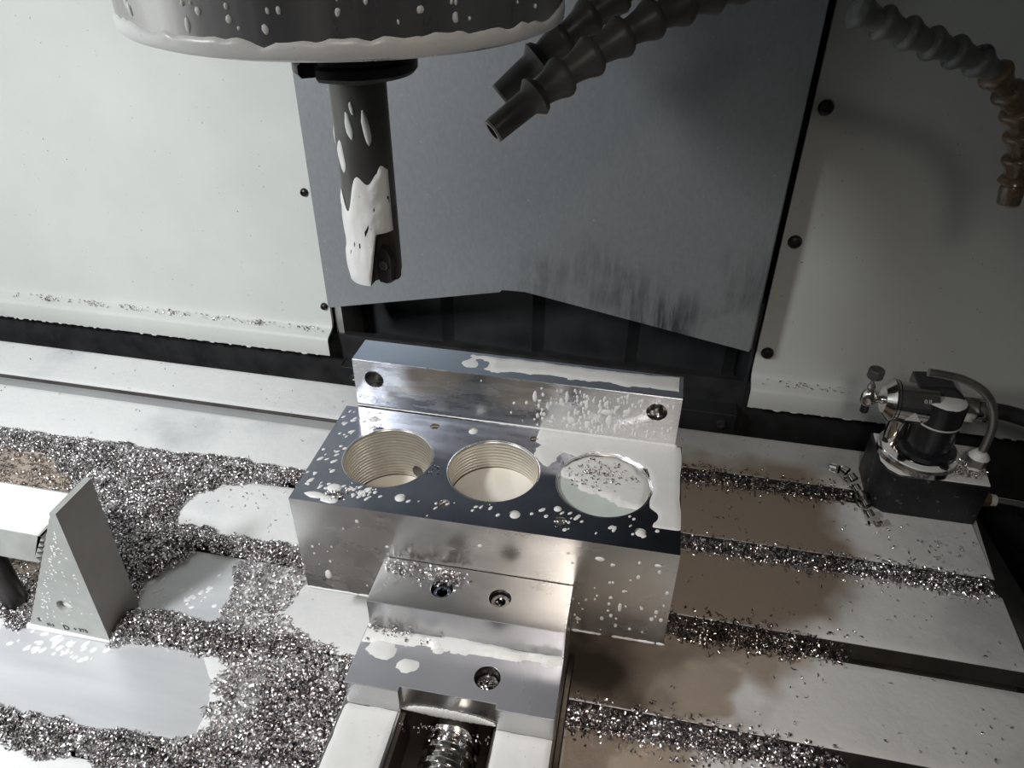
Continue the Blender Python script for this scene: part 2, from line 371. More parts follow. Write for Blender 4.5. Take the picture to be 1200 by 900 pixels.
# dark folded chip guards beyond the right end of the table
g = MB(); g.add([(37.5, 72, -9), (40, 72, -6), (42, 62, -7), (47, 50, -11), (41, 50, -14), (38, 62, -10)], [(0,1,2,5),(5,2,3,4)])
g.add([(42, 74, -8), (43.5, 74, -5.5), (52, 60, -7.5), (50.5, 60, -10)], [(0,1,2,3)])
go = g.build('chip_guard', M['dark_panel']); tag(go, 'dark folded sheet guard below the right end of the table', 'guard')
sm = go.modifiers.new('solid', 'SOLIDIFY'); sm.thickness = 0.003

# column cover sheet with a shallow inverted V along its lower edge
cv = MB(); cv.prism([(-38.3, 9.9), (-16.6, 14.5), (-16.4, 14.8), (-13.7, 14.85), (12.0, 10.2), (12.2, 72), (-38.3, 72)], 74.9, 75.1, 'y')
co = cv.build('column_cover', M['sheet'], smooth=0); tag(co, 'large grey brushed sheet metal cover with shallow V-shaped lower edge behind the spindle', 'cover')
MB().box(11.95, 12.2, 75.1, 76.9, 10.4, 72).build('side_flange', M['sheet'], co, loc=(0,0,0)); MB().box(-38.3, -38.05, 75.1, 78.6, 10.2, 72).build('side_flange', M['sheet'], co, loc=(0,0,0))
# bellows folds seen inside the dark opening
bl = thing('way_bellows', 'black folded way cover inside the dark opening under the grey sheet', 'bellows', (-13, 86, -1.2))
for i in range(4):
    x = -38.6 + i*12.75
    MB().add([(x, 87, -1.2), (x+11.2, 86.2, -1.2), (x+12.75, 87, -1.2), (x, 87, 40), (x+11.2, 86.2, 40), (x+12.75, 87, 40)], [(0,1,4,3),(1,2,5,4)]).build('fold', M['dark_panel'], bl, smooth=0)

# ================================================================== TABLE
SL = [65.7, 55.5, 45.3, 35.1, 24.9, 14.7]; SW = 2.1; TX0, TX1, TY0, TY1 = -100, 35.3, 3.0, 72.7
pr = [(TY0, -9), (TY0, 0)]
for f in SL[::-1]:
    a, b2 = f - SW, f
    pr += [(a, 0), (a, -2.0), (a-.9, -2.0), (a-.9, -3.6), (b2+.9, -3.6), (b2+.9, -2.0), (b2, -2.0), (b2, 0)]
pr += [(TY1, 0), (TY1, -9)]
tb = thing('machine_table', 'long grey iron machine table with parallel T-slots under coolant froth', 'table', (-32, 40, -9))
tm = MB()
npf = len(pr)
tm.add([(TX0, y, z) for y, z in pr] + [(TX1 + (.6 if y > 60 else 0), y, z) for y, z in pr], [tuple(range(npf))[::-1], tuple(range(npf, 2*npf))])
for i in range(npf):
    j = (i+1) % npf
    top = pr[i][1] == 0 and pr[j][1] == 0
    tm.f.append((i, j, npf+j, npf+i)); tm.mi.append(0 if top else 1)
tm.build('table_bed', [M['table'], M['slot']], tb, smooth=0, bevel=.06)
MB().box(-100, 35.0, 12, 66, -30, -9.05).build('saddle', M['dark_panel'], tb)

CLEAR1 = [(-44.5, 36.0), (-40.5, 43.1), (-33.5, 43.2), (-33.1, 38.9), (-32.1, 35.1), (-37.6, 35.0), (-41.6, 33.8)]
CLEAR2 = [(-60, 34.0), (-49.0, 34), (-42.1, 33.2), (-33.4, 33.2), (-30.7, 30.6), (-29.7, 25.5), (-39.9, 24.0), (-60, 24)]
CLEAR3 = [(-4.0, 43.3), (6.6, 42.7), (11.5, 40.3), (9.4, 37.9), (10.1, 36.5), (5, 34.9), (-2.7, 34.3)]
BLOCK_SHADE = [(3, 67), (19, 67), (20, 60), (22, 55), (19, 48), (15, 45), (12.5, 41.5), (9.5, 40), (9.0, 38), (10.4, 36.3), (8.0, 35), (6, 32), (3, 28), (-4, 26), (-4, 66)]  # shadow of the block, painted brown into the film
strips = [(65.72, 72.68), (55.52, 63.58), (45.32, 53.38), (35.12, 43.18), (24.92, 32.98), (14.72, 22.78)]
STRAP_SHADE = [(-100, 55), (-70, 53.0), (-63, 52.6), (-56.5, 48.0), (-50, 41), (-47, 36.5), (-100, 36.5)]  # cast shadow behind the strap clamp, painted brown into the film
V = []; F = []; C_ = []; st = 0.36
xs = np.arange(-99.5, 35.5, st)
for (y0, y1) in strips:
    ys = np.linspace(y0, y1, int((y1-y0)/st)+1)
    gx, gy = np.meshgrid(xs, ys)
    gx = np.minimum(gx, 35.25)
    edge = np.minimum(gy-y0, y1-gy)
    n = fbm(gx, gy, 3.5, 3); n2 = fbm(gx, gy, 1.1, 9)
    val = 1.2 + 0*gx
    for P in (CLEAR1, CLEAR2):
        val = np.minimum(val, -sdist(gx, gy, P) + (n-.5)*1.0)
    c3 = -sdist(gx, gy, CLEAR3) + (n-.5)*2.0
    h = 0.05 + 0.11*(n) + 0.05*n2
    h = h*np.clip(val/0.5, -1, 1)*np.clip((edge+0.02)/0.35 + 0.15, 0, 1)
    br = np.clip(-(sdist(gx, gy, BLOCK_SHADE) + (n-.5)*5.5)/2.6 + .1, 0, 1)
    fr = np.where(gx > -2, br, 1.0)
    fr = np.minimum(fr, np.clip(-(sdist(gx, gy, STRAP_SHADE) + (n-.5)*3)/1.5 + .1, 0, 1))
    fr = np.minimum(fr, np.where(gx > -5, np.clip(c3*1.4, 0, 1), 1))
    ringy = np.clip(1 - np.abs(c3-.25)/.3, 0, 1)*(gx > -3)
    h = h + ringy*0.12 - 0.06*(1-fr)
    base = len(V); R_, K_ = gx.shape
    V += [(x*U, y*U, max(z, -.03)*U) for x, y, z in zip(gx.ravel(), gy.ravel(), h.ravel())]
    vise_shade = np.where(gx > -6, np.clip(1 - np.hypot((gx+1.5)/9.5, (gy-38)/6.0) + (n-.5)*.8, 0, .62)*1.6, 0)  # vise shadow painted near-black into the film colour
    fr = fr*(1-np.clip(vise_shade, 0, 1)); C_ += [v_ for p_ in zip(fr.ravel(), vise_shade.ravel(), 0*vise_shade.ravel(), 0*vise_shade.ravel()+1) for v_ in p_]
    ok = (h > 0.002)
    for i in range(R_-1):
        for j in range(K_-1):
            if ok[i, j] or ok[i+1, j] or ok[i, j+1] or ok[i+1, j+1]:
                a = base + i*K_ + j; F.append((a, a+1, a+K_+1, a+K_))
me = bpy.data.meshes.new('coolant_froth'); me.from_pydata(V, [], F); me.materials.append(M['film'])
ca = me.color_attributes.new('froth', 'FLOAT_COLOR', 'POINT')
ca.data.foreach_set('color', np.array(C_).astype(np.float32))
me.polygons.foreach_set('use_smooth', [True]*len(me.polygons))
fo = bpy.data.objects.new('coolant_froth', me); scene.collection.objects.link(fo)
tag(fo, 'thin sheet of white coolant froth spread over the table, with shadows painted in brown', 'coolant', kind='stuff')
# coolant standing in the rear slot, left of the vise
sc_ = MB(); sc_.box(TX0, -20, 63.62, 65.68, -3.5, -0.55)
tag(sc_.build('slot_coolant', mat('grey_coolant_in_slot', (0.33, 0.335, 0.34), (0.27, 0.275, 0.28), rough=(0.1, 0.2), scale=6)), 'grey coolant standing in the rearmost slot', 'coolant', kind='stuff')
# droplets on the clear patches
rnd = random.Random(5)
dm = MB()
for k in range(70):
    if k < 26: x, y = rnd.uniform(-43, -36), rnd.uniform(35.5, 39.5)
    elif k < 34: x, y = rnd.uniform(-37.5, -34), rnd.uniform(37.5, 41)
    else: x, y = rnd.uniform(-50, -41), rnd.uniform(30.2, 31.9)
    r = rnd.uniform(.08, .26); dm.blob((x, y, 0.0), (0,0,1), r*rnd.uniform(1.2, 2.2), r, .07, rnd.uniform(.4, 1.2), rnd=rnd)
tag(dm.build('coolant_droplets', M['foam'], smooth=60), 'spattered white coolant droplets on the bare table around the step block', 'coolant', kind='stuff')

# ================================================================== VISE (turned slightly on the table)
RZ = math.radians(0.75)
vise = thing('machine_vise', 'ground steel machine vise with stepped moving jaw and open screw channel, holding the bored block', 'vise', (-10.3, 35, 0), RZ)
VX0, VX1, CX0, CX1 = -18.1, -2.75, -13.9, -6.9
MB().box(VX0-.2, CX0, 6, 58, 0.15, 4.5).build('bed_rail', M['steel'], vise, bevel=.12)
MB().box(CX1, VX1+.05, 6, 58, 0.15, 4.5).build('bed_rail', M['steel'], vise, bevel=.12)
MB().box(CX0, CX1, 6, 58, 0.15, 0.8).build('channel_floor', M['vise_dark'], vise)
MB().box(CX0, CX0+.35, 6, 28.9, 0.8, 4.3).box(CX1-.12, CX1, 6, 28.9, 0.8, 4.3).build('channel_liner', M['vise_dark'], vise)
MB().box(VX1+.05, VX1+.55, 6, 38, 0.1, 1.6).build('base_lip', M['vise_dark'], vise, bevel=.1)
zm = lambda u, v, t: (u, v, t)
cm = MB(); cm.holes([(VX0+.15, 28.75), (CX0, 28.75), (CX0, 29.15), (CX1, 29.15), (CX1, 28.75), (VX1, 28.75), (VX1, 38), (VX0+.15, 38)], [(-7.95, 31.05, .95, 1.6)], 7.0, 4.52, zm, mi=1, mi_wall=2, mi_side=0)
cm.build('jaw_carrier', [M['steel'], M['vise_top'], M['hole_dark']], vise, bevel=.05)
jm = MB(); jm.holes([(-17.75, 33.7), (VX1, 33.7), (VX1, 38.09), (-17.75, 38.09)], [(-12.5, 35.85, .82, 1.1), (-8.0, 35.85, .82, 1.1)], 9.9, 7.02, zm, mi=0, mi_wall=1)
jm.build('jaw_plate', [M['steel'], M['hole_dark']], vise, bevel=.06)
def socket_screw(x, y, z, r, parent, m):
    s = MB(); s.lathe([(r, 0), (r, .55), (r*.93, .62), (r*.62, .62)], (x, y, z), n=24)
    s.lathe([(r*.62, .62), (r*.52, .2), (0, .2)], (x, y, z), n=6)
    return s.build('socket_screw', m, parent)
socket_screw(-12.5, 35.85, 8.85, .72, vise, mat('blued_screw', (0.3, 0.36, 0.46), (0.2, 0.24, 0.3), metal=0.9, rough=(0.2, 0.3)))
socket_screw(-8.0, 35.85, 8.85, .72, vise, M['tube'])
socket_screw(-7.95, 31.05, 5.5, .85, vise, M['tube'])
# lead screw: trapezoid thread
R0, R1, P_, YA, YB, SX, SZ = 1.62, 2.0, 1.15, 8.0, 28.6, -9.9, 2.75
V = []; F = []; nn = 36; steps = int((YB-YA)/P_*24)
for i in range(steps+1):
    for k in range(nn):
        th = 2*PI*k/nn; y = YA + i*P_/24
        ph = ((y/P_ - k/nn) % 1.0)
        r = R1 if ph < .38 else (R1 + (R0-R1)*(ph-.38)/.12 if ph < .5 else (R0 if ph < .88 else R0 + (R1-R0)*(ph-.88)/.12))
        V.append((SX + r*math.cos(th), y, SZ + r*math.sin(th)))
for i in range(steps):
    for k in range(nn): F.append((i*nn+k, i*nn+(k+1) % nn, (i+1)*nn+(k+1) % nn, (i+1)*nn+k))
MB().add(V, F).build('lead_screw', M['chrome'], vise, smooth=40)
MB().lathe([(R0*.9, 0), (R0*.9, 2)], (SX, 28.0, SZ), (0, 1, 0), n=24).build('screw_nut', M['vise_dark'], vise)
MB().box(VX0, VX1, 53.9, 58, 4.52, 12).build('fixed_jaw', M['steel'], vise, bevel=.1)

# foam lying on the vise: sheets on both rails, along the carrier step, and beads
def foam_sheet(name, x0, x1, y0, y1, z, seed, parent=None, thick=.16, inset=.5, label=None, st=.25, keep=None, material='foam', rz=None):
    xs = np.arange(x0, x1+st*.5, st); ys = np.arange(y0, y1+st*.5, st); gx, gy = np.meshgrid(xs, ys)
    e = np.minimum(np.minimum(gx-x0, x1-gx), np.minimum(gy-y0, y1-gy))
    v = e + (fbm(gx, gy, 2.2, seed)-.5)*inset*2
    if keep is not None: v = np.minimum(v, keep(gx, gy) + (fbm(gx, gy, 1.3, seed+11)-.5)*.9)
    h = thick*np.clip(v/.3, -.3, 1)*(0.7+.6*fbm(gx, gy, 1.0, seed+4))
    mb = MB(); K = gx.shape[1]
    mb.v = [(float(a), float(b), z + max(float(c), -.02)) for a, b, c in zip(gx.ravel(), gy.ravel(), h.ravel())]
    ok = h > 0.003
    for i in range(gx.shape[0]-1):
        for j in range(K-1):
            if ok[i, j] or ok[i+1, j] or ok[i, j+1] or ok[i+1, j+1]:
                a = i*K+j; mb.f.append((a, a+1, a+K+1, a+K))
    mb.mi = [0]*len(mb.f)
    used = sorted({i for f in mb.f for i in f}); mp_ = {u: i for i, u in enumerate(used)}
    mb.v = [mb.v[i] for i in used]; mb.f = [tuple(mp_[i] for i in f) for f in mb.f]
    if parent is None and rz is not None:
        o = mb.build(name, M[material], None, smooth=80, loc=(-10.3, 35, 0)); o.rotation_euler = (0, 0, rz)
    else: o = mb.build(name, M[material], parent, smooth=80)
    if label: tag(o, label, 'foam', kind='stuff')
    return o
foam_sheet('coolant_foam', VX0, CX0-.1, 8, 28.7, 4.5, 21, label='white foam on the left rail of the vise', rz=RZ, inset=.25)
foam_sheet('coolant_foam', CX1+.1, VX1, 8, 28.7, 4.5, 22, label='white foam on the right rail of the vise', rz=RZ, inset=.25)
foam_sheet('coolant_foam', VX0+.2, VX1-.05, 32.2, 33.66, 7.0, 23, label='white foam line along the step below the jaw screws', rz=RZ, thick=.3, inset=.5,
           keep=lambda x, y: (y - (32.75 + np.clip((x+12)*.05, -.6, .4)))*1.2)
foam_sheet('coolant_foam', VX0+.1, -10.5, 30.2, 33.0, 7.0, 24, label='round foam patches on the left half of the jaw carrier', rz=RZ, thick=.14, inset=.3,
           keep=lambda x, y: np.maximum(1.0 - np.hypot((x+16.2)/1.1, (y-31.9)/.75), np.maximum(.8 - np.hypot((x+13.9)/1.0, (y-30.9)/.7), .7-np.hypot((x+12.0)/.8, (y-32.6)/.5))))
fb = MB()
for k in range(40):
    x = CX0+.2 + (CX1-CX0-.4)*k/39; hgt = .55*math.sin(PI*k/39)**.5+.06
    fb.blob((x, 29.12, 4.45+hgt*.4), (0, -1, 0), .25, hgt, .14, rnd=rnd)
fo2 = fb.build('coolant_foam', M['foam'], smooth=80, loc=(-10.3, 35, 0)); fo2.rotation_euler = (0, 0, RZ)
tag(fo2, 'arched white foam seam over the screw channel mouth', 'foam', kind='stuff')

# ================================================================== BORED BLOCK
bx0, bx1, by0, by1, bz0, bz1 = -25.1, 4.6, 38.12, 50.35, 4.52, 14.8
blk = thing('bored_block', 'bright aluminium block with three large round bores, clamped in the vise', 'workpiece', (-10.3, 38.12, 4.52), RZ)
blk.location = Vector((-10.34, 38.12, 4.52))*U
small = [(-22.0, 48.9), (-16.5, 49.0), (-13.1, 49.0), (-7.7, 49.0), (-22.1, 39.75), (-16.7, 39.85), (-13.2, 39.9), (-7.7, 39.8), (-4.2, 39.8), (1.7, 39.8)]
bores = [(-19.15, 44.3), (-10.3, 44.4), (-1.45, 44.5)]
hs = [(x, y, 3.66, 9.2) for x, y in bores] + [(x, y, .43, 1.6) for x, y in small]
bk = MB(); bk.holes([(bx0, by0), (bx1, by0), (bx1, by1), (bx0, by1)], hs, bz1, bz0, zm, mi=0, mi_wall=1, mi_side=2, n=56)
bk.build('block_body', [M['mirror'], M['bore'], M['side']], blk, smooth=30)
# rim chamfers catch the light
for x, y in bores:
    MB().lathe([(3.66, -.16), (3.78, .012), (3.72, .02), (3.62, -.12)], (x, y, bz1), n=56, cap=False).build('bore_rim', M['milled'], blk)
MB().lathe([(.62, 0), (.62, .03), (0, .03)], (-17.9, 47.7, 10.4), (-.33, -.95, 0), n=20).build('cross_drilled_hole', M['hole_dark'], blk)
# coolant inside the three bores and in the small holes
def pool(x, y, z, r, m, label, n=40):
    s = MB(); s.lathe([(0, 0), (r, 0)], (x, y, z), n=n, cap=False)
    o = s.build('coolant_pool', m, None, loc=(-10.34, 38.12, 4.52)); o.rotation_euler = (0, 0, RZ)
    return tag(o, label, 'coolant', kind='stuff')
M['bore_pool'] = M['emulsion']
pool(*bores[0], 9.6, 3.64, M['emulsion'], 'milky coolant deep in the left bore')
pool(*bores[1], 11.9, 3.64, M['emulsion'], 'milky coolant in the middle bore')
pool(*bores[2], 14.55, 3.64, M['clear_emulsion'], 'pale green coolant brimming in the right bore')
for i in (0, 2, 4, 5, 9, 7):
    x, y = small[i]
    MB().blob((x, y, bz1-.1), (0,0,1), .42, .42, .16, rnd=rnd).build('foam_plug', M['foam'], blk, smooth=80)
# foam on the block top: right end and around the right bore
def on_block(name, fn, label, **kw):
    return fn(name, label=label, **kw)
def keep_top(x, y):
    right = (x - 2.6) + (fbm(x, y, 3.2, 41)-.5)*5 + np.clip((y-45)*.3, -.5, 1.5)
    back = (y - 48.6) + (fbm(x, y, 2.0, 42)-.5)*2.5 + np.clip((x+8)*.12, -2, 1.2)
    fl = np.maximum(np.where(y > 40.6, right, -1), np.where(x > -7.5, back, -1))
    left = .9 - np.hypot((x+6.3)/1.2, (y-47.2)/1.6)
    fl = np.maximum(fl, left)
    for bx_, by_ in bores: fl = np.minimum(fl, np.hypot(x-bx_, y-by_) - 3.85)
    for hx, hy in ((-7.7, 49.0), (1.7, 39.8)): fl = np.minimum(fl, np.hypot(x-hx, y-hy)-.5)
    return fl
foam_sheet('coolant_foam', bx0+.1, bx1-.05, by0+.1, by1-.05, bz1, 31, label='white foam over the right end of the block top', rz=RZ, inset=.12, st=.16, thick=.08, keep=keep_top)
foam_sheet('coolant_foam', -5.2, 2.3, 40.8, 48.2, 14.56, 33, label='chip-flecked foam floating on the right bore', rz=RZ, inset=.2, st=.2, thick=.22,
           keep=lambda x, y: np.minimum(3.6-np.hypot(x+1.45, y-44.5), (y-43.6) + (x+1.45)*.45 + (fbm(x, y, 1.5, 55)-.5)*2))
dm = MB(); rnd = random.Random(8)
for k in range(150):
    if k < 70: x, y = rnd.uniform(-25, -21), rnd.uniform(38.6, 50)
    elif k < 110: x, y = rnd.gauss(-20.3, 1.3), rnd.gauss(39.9, .4)
    else: x, y = rnd.uniform(-16, 3), rnd.gauss(40.2, .6)
    if min(math.hypot(x-a, y-b) for a, b in bores) < 3.9 or not (bx0 < x < bx1 and by0+.1 < y < by1): continue
    r = rnd.uniform(.05, .17); dm.blob((x, y, bz1), (0, 0, 1), r*rnd.uniform(1, 2.6), r, .05, rnd.uniform(.7, 1.3), n=8, rnd=rnd)
for (x, y, rx, ry) in ((-22.1, 39.9, .6, .5), (-23.2, 38.9, .9, .35), (-22.0, 38.6, .7, .4), (-4.6, 41.0, .3, .3)):
    dm.blob((x, y, bz1), (0, 0, 1), rx, ry, .14, rnd=rnd)
dm.build('coolant_spatter', M['foam'], blk, smooth=70)['kind'] = 'stuff'
# drops on the front face
dm = MB()
for k in range(60):
    x = rnd.uniform(bx0+.3, -19.5) if k < 14 else rnd.uniform(-3.5, bx1-.3)
    z = rnd.uniform(5.2, 13.8); r = rnd.uniform(.05, .16)
    dm.blob((x, by0, z), (0, -1, 0), r, r*rnd.uniform(1, 1.7), .04, n=8, rnd=rnd)
for (x, z, rx, ry) in ((-23.0, 6.6, .3, .55), (-1.0, 13.2, .35, .22), (.9, 8.2, .14, .5), (-10, 12.7, .2, .15), (3.2, 13.4, .25, .15), (-17.5, 11, .15, .15)):
    dm.blob((x, by0, z), (0, -1, 0), rx, ry, .07, rnd=rnd)
dm.build('coolant_drops', M['foam'], blk, smooth=70)['kind'] = 'stuff'
fb = MB()
for k in range(110):
    x = -2.4 + 6.9*rnd.random() if k < 55 else rnd.uniform(-25, -19.8)
    fb.blob((x, by0, 4.62), (0, -1, 0), .28, rnd.uniform(.06, .16), .08, n=8, rnd=rnd)
fb.build('foam_bead', M['foam'], blk, smooth=80)['kind'] = 'stuff'

# ================================================================== BAR BEHIND THE BLOCK
px0, px1, py0, py1, pz0, pz1 = -24.35, 3.85, 50.45, 53.75, 4.55, 19.72
bar = thing('jaw_bar', 'tall thick aluminium bar with two end holes standing against the back of the bored block', 'bar', (-10.3, 50.45, 4.55))
ym = lambda u, v, t: (u, t, v)
bb = MB(); bb.holes([(px0, pz0), (px1, pz0), (px1, pz1), (px0, pz1)], [(-22.5, 17.85, .85, 2.6), (1.95, 18.15, .85, 2.2)], py0, py1, ym, mi=0, mi_wall=1, mi_side=0, n=32)
bb.build('bar_body', [M['milled'], M['side']], bar, smooth=30, bevel=.03)
MB().box(px0+.05, px1-.05, py0+.05, py1-.05, pz1-.02, pz1+.03).build('wet_top_film', M['plate_top'], bar)
foam_sheet('coolant_foam', -15, 3.4, 50.9, 53.4, pz1+.03, 61, label='white foam streak along the top of the tall bar', inset=.6, thick=.1, keep=lambda x, y: np.minimum(.95 - np.abs(y-52.4-.02*(x+6)), (x+13.5)*.12))
dm = MB(); rnd = random.Random(12)
for k in range(230):
    x = rnd.gauss(-2.5, 3.6); z = rnd.uniform(15.2, 19.3)
    if not (-13 < x < px1-.2) or math.hypot(x-1.95, z-18.15) < 1.0: continue
    r = rnd.uniform(.04, .15); dm.blob((x, py0, z), (0, -1, 0), r, r*rnd.uniform(1, 2.2), .05, n=8, rnd=rnd)
for (x, z, rx, ry) in ((-8.2, 18.2, .2, .6), (-5.5, 18.6, .16, .55), (-3.8, 18.0, .2, .5), (-2.1, 17.5, .55, .3), (-1.8, 16.7, .3, .6), (-5.0, 16.2, .35, .35), (-3.6, 15.9, .3, .4), (-.4, 17.8, .4, .25), (-1.2, 15.9, .2, .6)):
    dm.blob((x, py0, z), (0, -1, 0), rx, ry, .08, rnd=rnd)
dm.build('coolant_drops', M['foam'], bar, smooth=70)['kind'] = 'stuff'
fb = MB()
for k in range(160):
    x = px0+.2 + (px1-px0-.3)*k/159; w = .05 + .12*max(0, (k-50)/110)
    fb.blob((x, py0+.02, 14.88), (0, -.8, .6), .3, w*rnd.uniform(.8, 1.5)+.03, w, n=8, rnd=rnd)
fb.build('foam_bead', M['foam'], bar, smooth=80)['kind'] = 'stuff'

# ================================================================== STEP BLOCK AND STRAP CLAMP
SY0, SY1 = 32.2, 36.2
stp = thing('step_block', 'triangular nickel-plated step block with one hole standing on the table at left', 'step block', (-44, 34, 0))
poly = [(-41.35, 0), (-40.75, 15.4), (-41.3, 15.4)]
nst = 17
for i in range(nst):
    t0, t1 = i/nst, (i+1)/nst
    xa, za = -41.3 + (-49.2+41.3)*t0, 15.4 - 15.0*t0
    xb, zb = -41.3 + (-49.2+41.3)*t1, 15.4 - 15.0*t1
    poly += [(xa - .12, za - .55*(za-zb)), (xb + .12, zb + .12*(za-zb))] if i else [(xa-.1, za-.45), (xb+.12, zb+.1)]
poly += [(-49.25, .35), (-49.25, 0)]
sb = MB(); sb.holes(poly, [(-44.3, 3.95, .78, None)], SY0, SY1, ym, mi=0, mi_wall=0, mi_side=1, n=28)
sb.build('block_body', [M['clamp'], M['clamp_shaded']], stp, smooth=0)
MB().add([(-41.3, SY0, 15.42), (-40.75, SY0, 15.42), (-40.75, SY1, 15.42), (-41.3, SY1, 15.42)], [(0,1,2,3)]).build('top_edge', M['clamp'], stp)
MB().lathe([(0, .3), (.5, .22), (.77, 0)], (-44.3, SY0+.55, 3.85), (0, -1, 0), n=24).build('foam_plug', M['foam'], stp)
fb = MB()
for k in range(60):
    x = -49.2 + 7.6*k/59; fb.blob((x, SY0, .2), (0, -1, .3), .3, .35*(1-.6*k/59), .25*(1-.5*k/59), rnd=rnd)
fb.build('foam_bead', M['foam'], stp, smooth=80)['kind'] = 'stuff'
dm = MB()
for k in range(90):
    t = rnd.random(); z = rnd.uniform(1.2, 13.5); xl = -48.6 + (z/15.4)*7.9
    x = rnd.uniform(xl+.2, -41.7) if rnd.random() < .5 else xl + abs(rnd.gauss(.2, .4))
    if x > -41.6 or math.hypot(x+44.3, z-3.95) < 1.0: continue
    r = rnd.uniform(.03, .1); dm.blob((x, SY0, z), (0, -1, 0), r, r*rnd.uniform(1, 2), .03, rnd.uniform(0, 1), n=7, rnd=rnd)
dm.build('coolant_drops', M['foam'], stp, smooth=70)['kind'] = 'stuff'
def text(body, size, loc, name, parent, material, rot=(PI/2, 0, 0), roll=0):
    cu = bpy.data.curves.new(name, 'FONT'); cu.body = body; cu.size = size*U; cu.extrude = .015*U
    tmp = bpy.data.objects.new('tmp', cu); scene.collection.objects.link(tmp)
    me = bpy.data.meshes.new_from_object(tmp.evaluated_get(bpy.context.evaluated_depsgraph_get()))
    bpy.data.objects.remove(tmp)
    o = bpy.data.objects.new(name, me); scene.collection.objects.link(o); me.materials.clear(); me.materials.append(material)
    o.parent = parent; o.location = (Vector(loc) - Vector(O_(parent)))*U; o.rotation_euler = rot
    return o
text('E', .62, (-47.9, SY0-.02, 1.25), 'etched_marking', stp, M['ink'])
text('22.2', .42, (-47.2, SY0-.02, .85), 'etched_marking', stp, M['ink'])
text('D', .85, (-45.6, SY0-.02, .72), 'etched_marking', stp, M['ink'])
text('+ 375', .6, (-44.6, SY0-.02, .85), 'etched_marking', stp, M['ink'])
stc = thing('strap_clamp', 'flat serrated-end strap clamp biting into the step block, froth on top', 'clamp', (-55, 34.4, 9.4))
pl = [(-66, 9.2), (-44.75, 9.2)]
for i in range(5):
    z = 9.2 + i*.66; x = -44.75 + i*.34
    pl += [(x + .32, z + .18), (x + .02, z + .66)]
pl += [(-43.1, 12.5), (-66, 12.5)]
sp = MB(); sp.prism(pl, SY0+.02, SY1+.75, 'y'); sp.build('strap_body', M['clamp'], stc, smooth=0, bevel=.03)
text('12x125', .95, (-50.4, SY0-.01, 10.55), 'etched_marking', stc, M['ink'])
foam_sheet('coolant_foam', -66, -43.4, SY0+.1, SY1+.7, 12.5, 71, label='pale wet froth film on the strap clamp', inset=.1, thick=.07)
stu = thing('clamp_stud', 'dark threaded stud with nut through the strap clamp at left frame edge', 'stud', (-53.0, 34.5, 0))
MB().lathe([(1.0, 0), (1.0, 9.15)], (-52.2, 34.2, 0.02), n=20).build('stud', M['holder'], stu)
MB().lathe([(1.5, 0), (1.5, 1.4), (1.3, 1.6), (0, 1.6)], (-53.4, 34.5, 12.6), n=6).build('hex_nut', M['holder'], stu)
dm = MB()
for (x, y, rx, ry) in ((-53.2, 31.4, 2.0, 1.1), (-55, 30.8, 2.4, 1.2), (-52.2, 28.9, .5, .45), (-53, 28.4, .6, .3)):
    dm.blob((x, y, 0.02), (0, 0, 1), rx, ry, .55, .4, n=20, rnd=rnd, wob=.06)
tag(dm.build('coolant_foam', M['foam'], smooth=80), 'thick white foam puddle left of the step block foot', 'foam', kind='stuff')

# ================================================================== SPINDLE AND CUTTER
ax, ay = -16.15, 38.6
spn = thing('spindle_nose', 'large polished steel spindle nose with foam round its lower rim', 'spindle', (ax, ay, 48.35))
MB().lathe([(0, 0), (4.2, 0), (4.2, .25), (10.1, .25), (10.5, .55), (10.55, 1.2), (10.55, 30)], (ax, ay, 48.35), n=96).build('spindle_housing', [M['spindle']], spn)
MB().lathe([(3.9, -.35), (4.0, -.3), (4.0, .1)], (ax, ay, 48.35), n=48).build('spindle_face', M['spindle_face'], spn)
V = []; F = []; n = 260
for k in range(n):
    th = 2*PI*k/n; tp = .62 + .75*(fbm(k*.12, 0*k+.3, 1.0, 77)) + .22*vnoise(k*.5, .3, 1.0, 79)
    for (r, z) in ((10.5, .4), (10.62, .5), (10.66, .3+tp*.5), (10.62, tp-.08), (10.5, tp)):
        V.append((ax + r*math.cos(th), ay + r*math.sin(th), 48.35 + z))
for k in range(n):
    for j in range(4):
        a = k*5+j; b_ = ((k+1) % n)*5+j; F.append((a, b_, b_+1, a+1))
MB().add(V, F).build('foam_band', M['foam'], spn, smooth=80)['kind'] = 'stuff'
dm = MB(); rnd = random.Random(19)
for k in range(200):
    th = rnd.uniform(-PI*.98, -.02); z = 48.35 + rnd.uniform(1.4, 7.5); r = rnd.uniform(.03, .15)
    nr = (math.cos(th), math.sin(th), 0)
    dm.blob((ax+10.55*nr[0], ay+10.55*nr[1], z), nr, r, r*rnd.uniform(1, 2.4), .07, rnd.uniform(-.2, .2), n=8, rnd=rnd)
for (dx, dy) in ((-5.2, -7.5), (2.6, -7.8), (5.0, -7.3), (-2.6, -5.5)):
    dm.blob((ax+dx, ay+dy, 49.1), (0, 0, -1), .45, .4, .4, rnd=rnd)
dm.build('coolant_drops', M['foam'], spn, smooth=70)['kind'] = 'stuff'
cut = thing('milling_cutter', 'dark indexable end mill half coated in white foam, hanging from the spindle', 'end mill', (ax, ay, 34.4))
